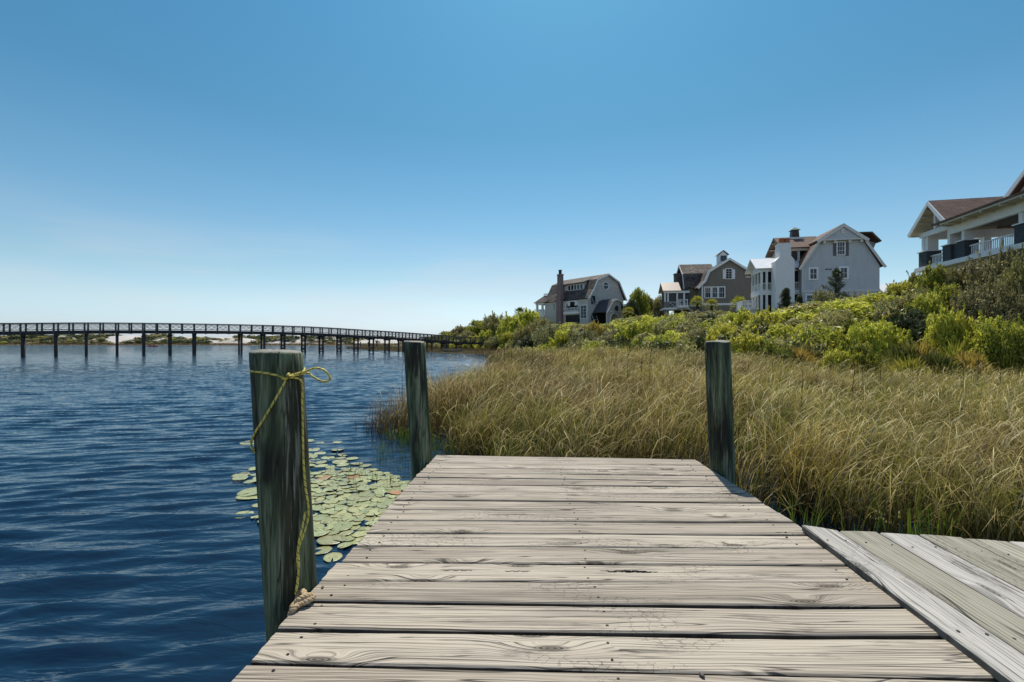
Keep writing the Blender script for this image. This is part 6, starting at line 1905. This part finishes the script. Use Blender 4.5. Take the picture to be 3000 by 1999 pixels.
def dead_stalks():
    rg = np.random.default_rng(46); m = MB()
    for px, yt, Y in [(1478, 985, 19), (1498, 1000, 18), (1560, 1012, 17), (1600, 1020, 16), (1662, 1010, 20), (1725, 1020, 15), (1840, 1030, 14), (1882, 1040, 15), (1905, 1035, 13), (2040, 1040, 16), (2190, 1030, 17), (2260, 1035, 18),
                      (2352, 1075, 10), (2395, 1080, 14), (2505, 1070, 12), (2524, 1045, 11.5), (2580, 1060, 14), (2690, 1000, 16), (2718, 985, 17), (2818, 1010, 15), (2868, 1000, 14), (2935, 1040, 13), (2150, 1090, 9), (1965, 1085, 9.5), (1800, 1075, 11), (1405, 1055, 17), (1230, 1100, 13.5), (1170, 1135, 12.5), (1178, 1070, 12.3)]:
        t = at(px, yt, Y); b = Vector((t.x + rg.normal(0, .08) - .05, t.y, -.2)); mid = b.lerp(t, .5) + Vector((rg.normal(0, .03), 0, 0))
        pts = spline([b, mid, t], 5); r = .0035 + .00028 * Y
        m.tube(pts, [r * 1.3 * (1 - .6 * i / 10) for i in range(11)], 5)
        for k in range(rg.integers(2, 7)):
            q = pts[rg.integers(5, 11)]; a = rg.random() * 6.28; L = rg.uniform(.06, .22); m.tube([q, q + Vector((math.cos(a) * L * .6, math.sin(a) * L * .6, L))], [r * .7, r * .35], 4)
    o = m.build('dead_stalks', plain('dead_stalk', (0.07, 0.045, 0.032), (0.045, 0.03, 0.022), 8.0, 0.9, 0.1))
    tag(o, 'thin dark dead stalks sticking up through the reeds', 'stalks', kind='stuff')
dead_stalks()

def marsh_far():
    """short brown marsh grass along the far end of the near bank and the far shore"""
    rg = np.random.default_rng(47)
    N = 42000
    X = rg.uniform(-60, 6, N); Y = rg.uniform(44, 150, N)
    s = sdist(SHORE, X, Y); t = sdist(TOE, X, Y)
    ok = (s > -.3) & (t < 1.5); X, Y = X[ok], Y[ok]
    n1 = len(X)
    n2 = 9000
    X2 = rg.uniform(-330, 20, n2); Y2 = 240 + 6 * np.sin(X2 * .021) + 3 * np.sin(X2 * .07 + 1) + rg.uniform(0, 8, n2)
    Z = np.concatenate([ground(X, Y), far_h(X2, Y2)[0]]); X = np.concatenate([X, X2]); Y = np.concatenate([Y, Y2]); n = len(X); far_ = np.arange(n) >= n1
    P = np.stack([X, Y, Z - .05], -1)
    h = np.where(far_, rg.uniform(.5, 1.1, n), rg.uniform(.35, .95, n)); w = np.where(far_, .16, .045)
    v = rg.uniform(.6, 1.4, n)[:, None]
    V, Fc, C = blades(rg, P, h, rg.normal(0, 1, n), np.abs(rg.normal(.1, .15, n)), rg.uniform(0, 1.0, n), w, np.array([.07, .052, .024]) * v, np.array([.19, .14, .065]) * v, 3)
    o = link_mesh('marsh_grass', fastmesh('marsh_grass', V, Fc, col=C), blade_mat('reed_blades'))
    tag(o, 'low brown marsh grass along the shores around the far end of the bridge', 'grass', kind='stuff')
marsh_far()

# lily pads --------------------------------------------------------------------------------------------
def pad_mat(name, c1, c2):
    m, nt, out = new_mat(name); g = G(nt)
    oi = g.n('ShaderNodeObjectInfo').outputs['Random']
    x, y, z = g.sep(g.obj())
    ang = g.math('ARCTAN2', y, x); r = g.math('SQRT', g.math('ADD', g.math('MULTIPLY', x, x), g.math('MULTIPLY', y, y)))
    v = g.map(g.math('ABSOLUTE', g.math('SINE', g.math('MULTIPLY', ang, 7.0))), 0.0, 0.10, 1.0, 0.0)
    v = g.math('MULTIPLY', v, g.map(r, .05, .9, 1, .2))
    n = g.noise(g.addv(g.obj(), g.xyz(g.math('MULTIPLY', oi, 50.0), 0.0, 0.0)), 2.2, 4.0)
    col = g.mix(g.map(n, .35, .7), c1, c2)
    col = g.mix(g.math('MULTIPLY', v, .45), col, tuple(min(1, q * 1.5) for q in c1))
    hs = g.n('ShaderNodeHueSaturation'); g.set(hs.inputs['Value'], g.map(oi, 0, 1, .78, 1.2, False)); g.set(hs.inputs['Hue'], g.map(g.math('FRACT', g.math('MULTIPLY', oi, 5.7)), 0, 1, .48, .515, False)); g.set(hs.inputs['Color'], col)
    edge_ = g.mix(g.math('MULTIPLY', g.map(r, .86, .98), g.map(n, .48, .62)), hs.outputs[0], (.20, .13, .05))
    g.bsdf(out, edge_, 0.28, 0.6, g.bump(g.math('ADD', v, n), .25, .02))
    return m
pad_green = pad_mat('lily_pad_green', (0.245, 0.26, 0.10), (0.36, 0.36, 0.16))
pad_orange = pad_mat('lily_pad_orange', (0.36, 0.17, 0.05), (0.30, 0.22, 0.07))
def pad_mesh(seed, mat):
    """unit oval pad with the slit of a water lily leaf, edge slightly curled"""
    rg = random.Random(seed); n = 40; V = [(0.12, 0, 0.0)]; Fc = []
    cut = .10 + .1 * rg.random()
    rings = (.3, .6, .85, 1.0)
    for q, rr in enumerate(rings):
        for k in range(n + 1):
            t = cut * (1.0 - .3 * rr) + (2 * math.pi - 2 * cut * (1 - .3 * rr)) * k / n
            wob = 1 + .025 * math.sin(3 * t + seed) + .015 * math.sin(7 * t + seed * 2)
            z = .012 * mnoise.noise(Vector((math.cos(t) * 1.3, math.sin(t) * 1.3, seed))) * rr * 3 + (.03 if rr == 1 else 0) * max(0, math.sin(2 * t + seed * 1.7)) + (.05 if rr == 1 else 0) * max(0, math.sin(t + seed * 2.3)) ** 3
            V.append((rr * wob * math.cos(t) * 1.06, rr * wob * math.sin(t) * .94, z))
    for k in range(n): Fc.append((0, 1 + k, 2 + k))
    for q in range(len(rings) - 1):
        for k in range(n):
            a = 1 + q * (n + 1) + k; Fc.append((a, a + n + 1, a + n + 2, a + 1))
    b = len(V)          # thin underside rim so the pad has thickness
    for k in range(n + 1): x, y, z = V[1 + 3 * (n + 1) + k]; V.append((x * .99, y * .99, z - .03))
    for k in range(n): a = 1 + 3 * (n + 1) + k; Fc.append((a, b + k, b + k + 1, a + 1))
    me = bpy.data.meshes.new('lily_pad'); me.from_pydata(V, [], Fc); me.materials.append(mat)
    me.polygons.foreach_set('use_smooth', [True] * len(me.polygons)); return me
PADS = [pad_mesh(k, pad_green) for k in range(6)]; PADO = [pad_mesh(20 + k, pad_orange) for k in range(2)]
placed = []
def pad(x, y, r, label, mesh=None, z=None, group='lily pads floating beside the dock'):
    o = bpy.data.objects.new('lily_pad', mesh or PADS[random.randrange(6)]); COL.objects.link(o)
    o.location = (x, y, (0.003 + random.uniform(0, .018)) if z is None else z); o.rotation_euler = (R(random.uniform(-4, 4)), R(random.uniform(-4, 4)), random.uniform(0, 6.28)); o.scale = (r, r, r * .8)
    tag(o, label, 'lily pad', group); placed.append((x, y, r))
def inside(poly, x, y):
    c = False
    for (x1, y1), (x2, y2) in zip(poly, poly[1:] + poly[:1]):
        if (y1 > y) != (y2 > y) and x < (x2 - x1) * (y - y1) / (y2 - y1) + x1: c = not c
    return c
for px, py, w, lb, ms in [
    (970, 1582, 80, 'large pale lily pad with an open slit, near the lower end of the raft', None), (942, 1612, 56, 'lily pad right beside the nearest pile at the lower end of the raft', None),
    (975, 1633, 56, 'lowest lily pad of the raft, nearest to the dock boards', None), (1010, 1600, 42, 'half-sunken lily pad at the lower end of the raft beside the largest pad', None),
    (738, 1443, 76, 'big lily pad just left of the nearest pile, the upper one of a pair', None), (735, 1453, 74, 'big lily pad just left of the nearest pile, the lower one of a pair', None),
    (713, 1508, 54, 'single lily pad floating lowest to the left of the nearest pile', None), (757, 1480, 36, 'small lily pad touching the left side of the nearest pile', None),
    (706, 1391, 46, 'lily pad far left of the nearest pile, the upper one of two leftmost pads', None), (704, 1402, 44, 'lily pad far left of the nearest pile, the lower one of two leftmost pads', None),
    (745, 1375, 36, 'small lily pad left of the nearest pile at the height of the dock end', None), (727, 1297, 46, 'pale lily pad far out on the water, left of the nearest pile', None),
    (1037, 1396, 46, 'orange-brown lily pad in the middle of the raft', PADO[0]), (940, 1402, 52, 'orange-tinted lily pad right beside the nearest pile', PADO[1]), (1160, 1445, 34, 'orange-yellow lily pad at the edge of the dock boards', PADO[1])]:
    p = onz(px, py, 0.01); r = w / 2 / F * p.y
    pad(p.x, p.y, r, lb, ms)
def raft(poly, n, r0, r1, label, gap=.72, tries=40000):
    k = 0
    xs = [onz(q[0], q[1], 0.01) for q in poly]; P2 = [(q.x, q.y) for q in xs]
    x0, x1 = min(q[0] for q in P2), max(q[0] for q in P2); y0, y1 = min(q[1] for q in P2), max(q[1] for q in P2)
    for _ in range(tries):
        if k >= n: break
        x, y = random.uniform(x0, x1), random.uniform(y0, y1)
        if not inside(P2, x, y): continue
        r = random.uniform(r0, r1)
        if any((x - a) ** 2 + (y - b) ** 2 < ((r + c) * gap) ** 2 for a, b, c in placed): continue
        pad(x, y, r, label); k += 1
raft([(905, 1395), (960, 1370), (1100, 1378), (1180, 1400), (1195, 1425), (1150, 1470), (1090, 1560), (1040, 1590), (985, 1570), (915, 1560)], 215, .055, .13, 'pale green lily pad packed among others in the raft left of the dock')
raft([(900, 1330), (1010, 1330), (1090, 1372), (1050, 1388), (900, 1395)], 20, .09, .15, 'pale green lily pad in the loose upper edge of the raft', gap=1.0)
raft([(745, 1290), (990, 1290), (1030, 1345), (930, 1355), (760, 1320)], 12, .09, .15, 'pale lily pad floating apart on the water above the raft', gap=1.6)
raft([(735, 1380), (785, 1375), (790, 1540), (750, 1530)], 9, .09, .14, 'pale green lily pad half hidden by the left side of the nearest pile', gap=.9)
raft([(2560, 1490), (2640, 1500), (2640, 1535), (2570, 1530)], 5, .06, .10, 'small lily pad in the dark water between the walkway and the reeds', gap=.95)
raft([(2900, 1505), (3000, 1500), (3000, 1560), (2920, 1555)], 9, .06, .11, 'small lily pad in the dark water at the right edge of the picture', gap=.95)
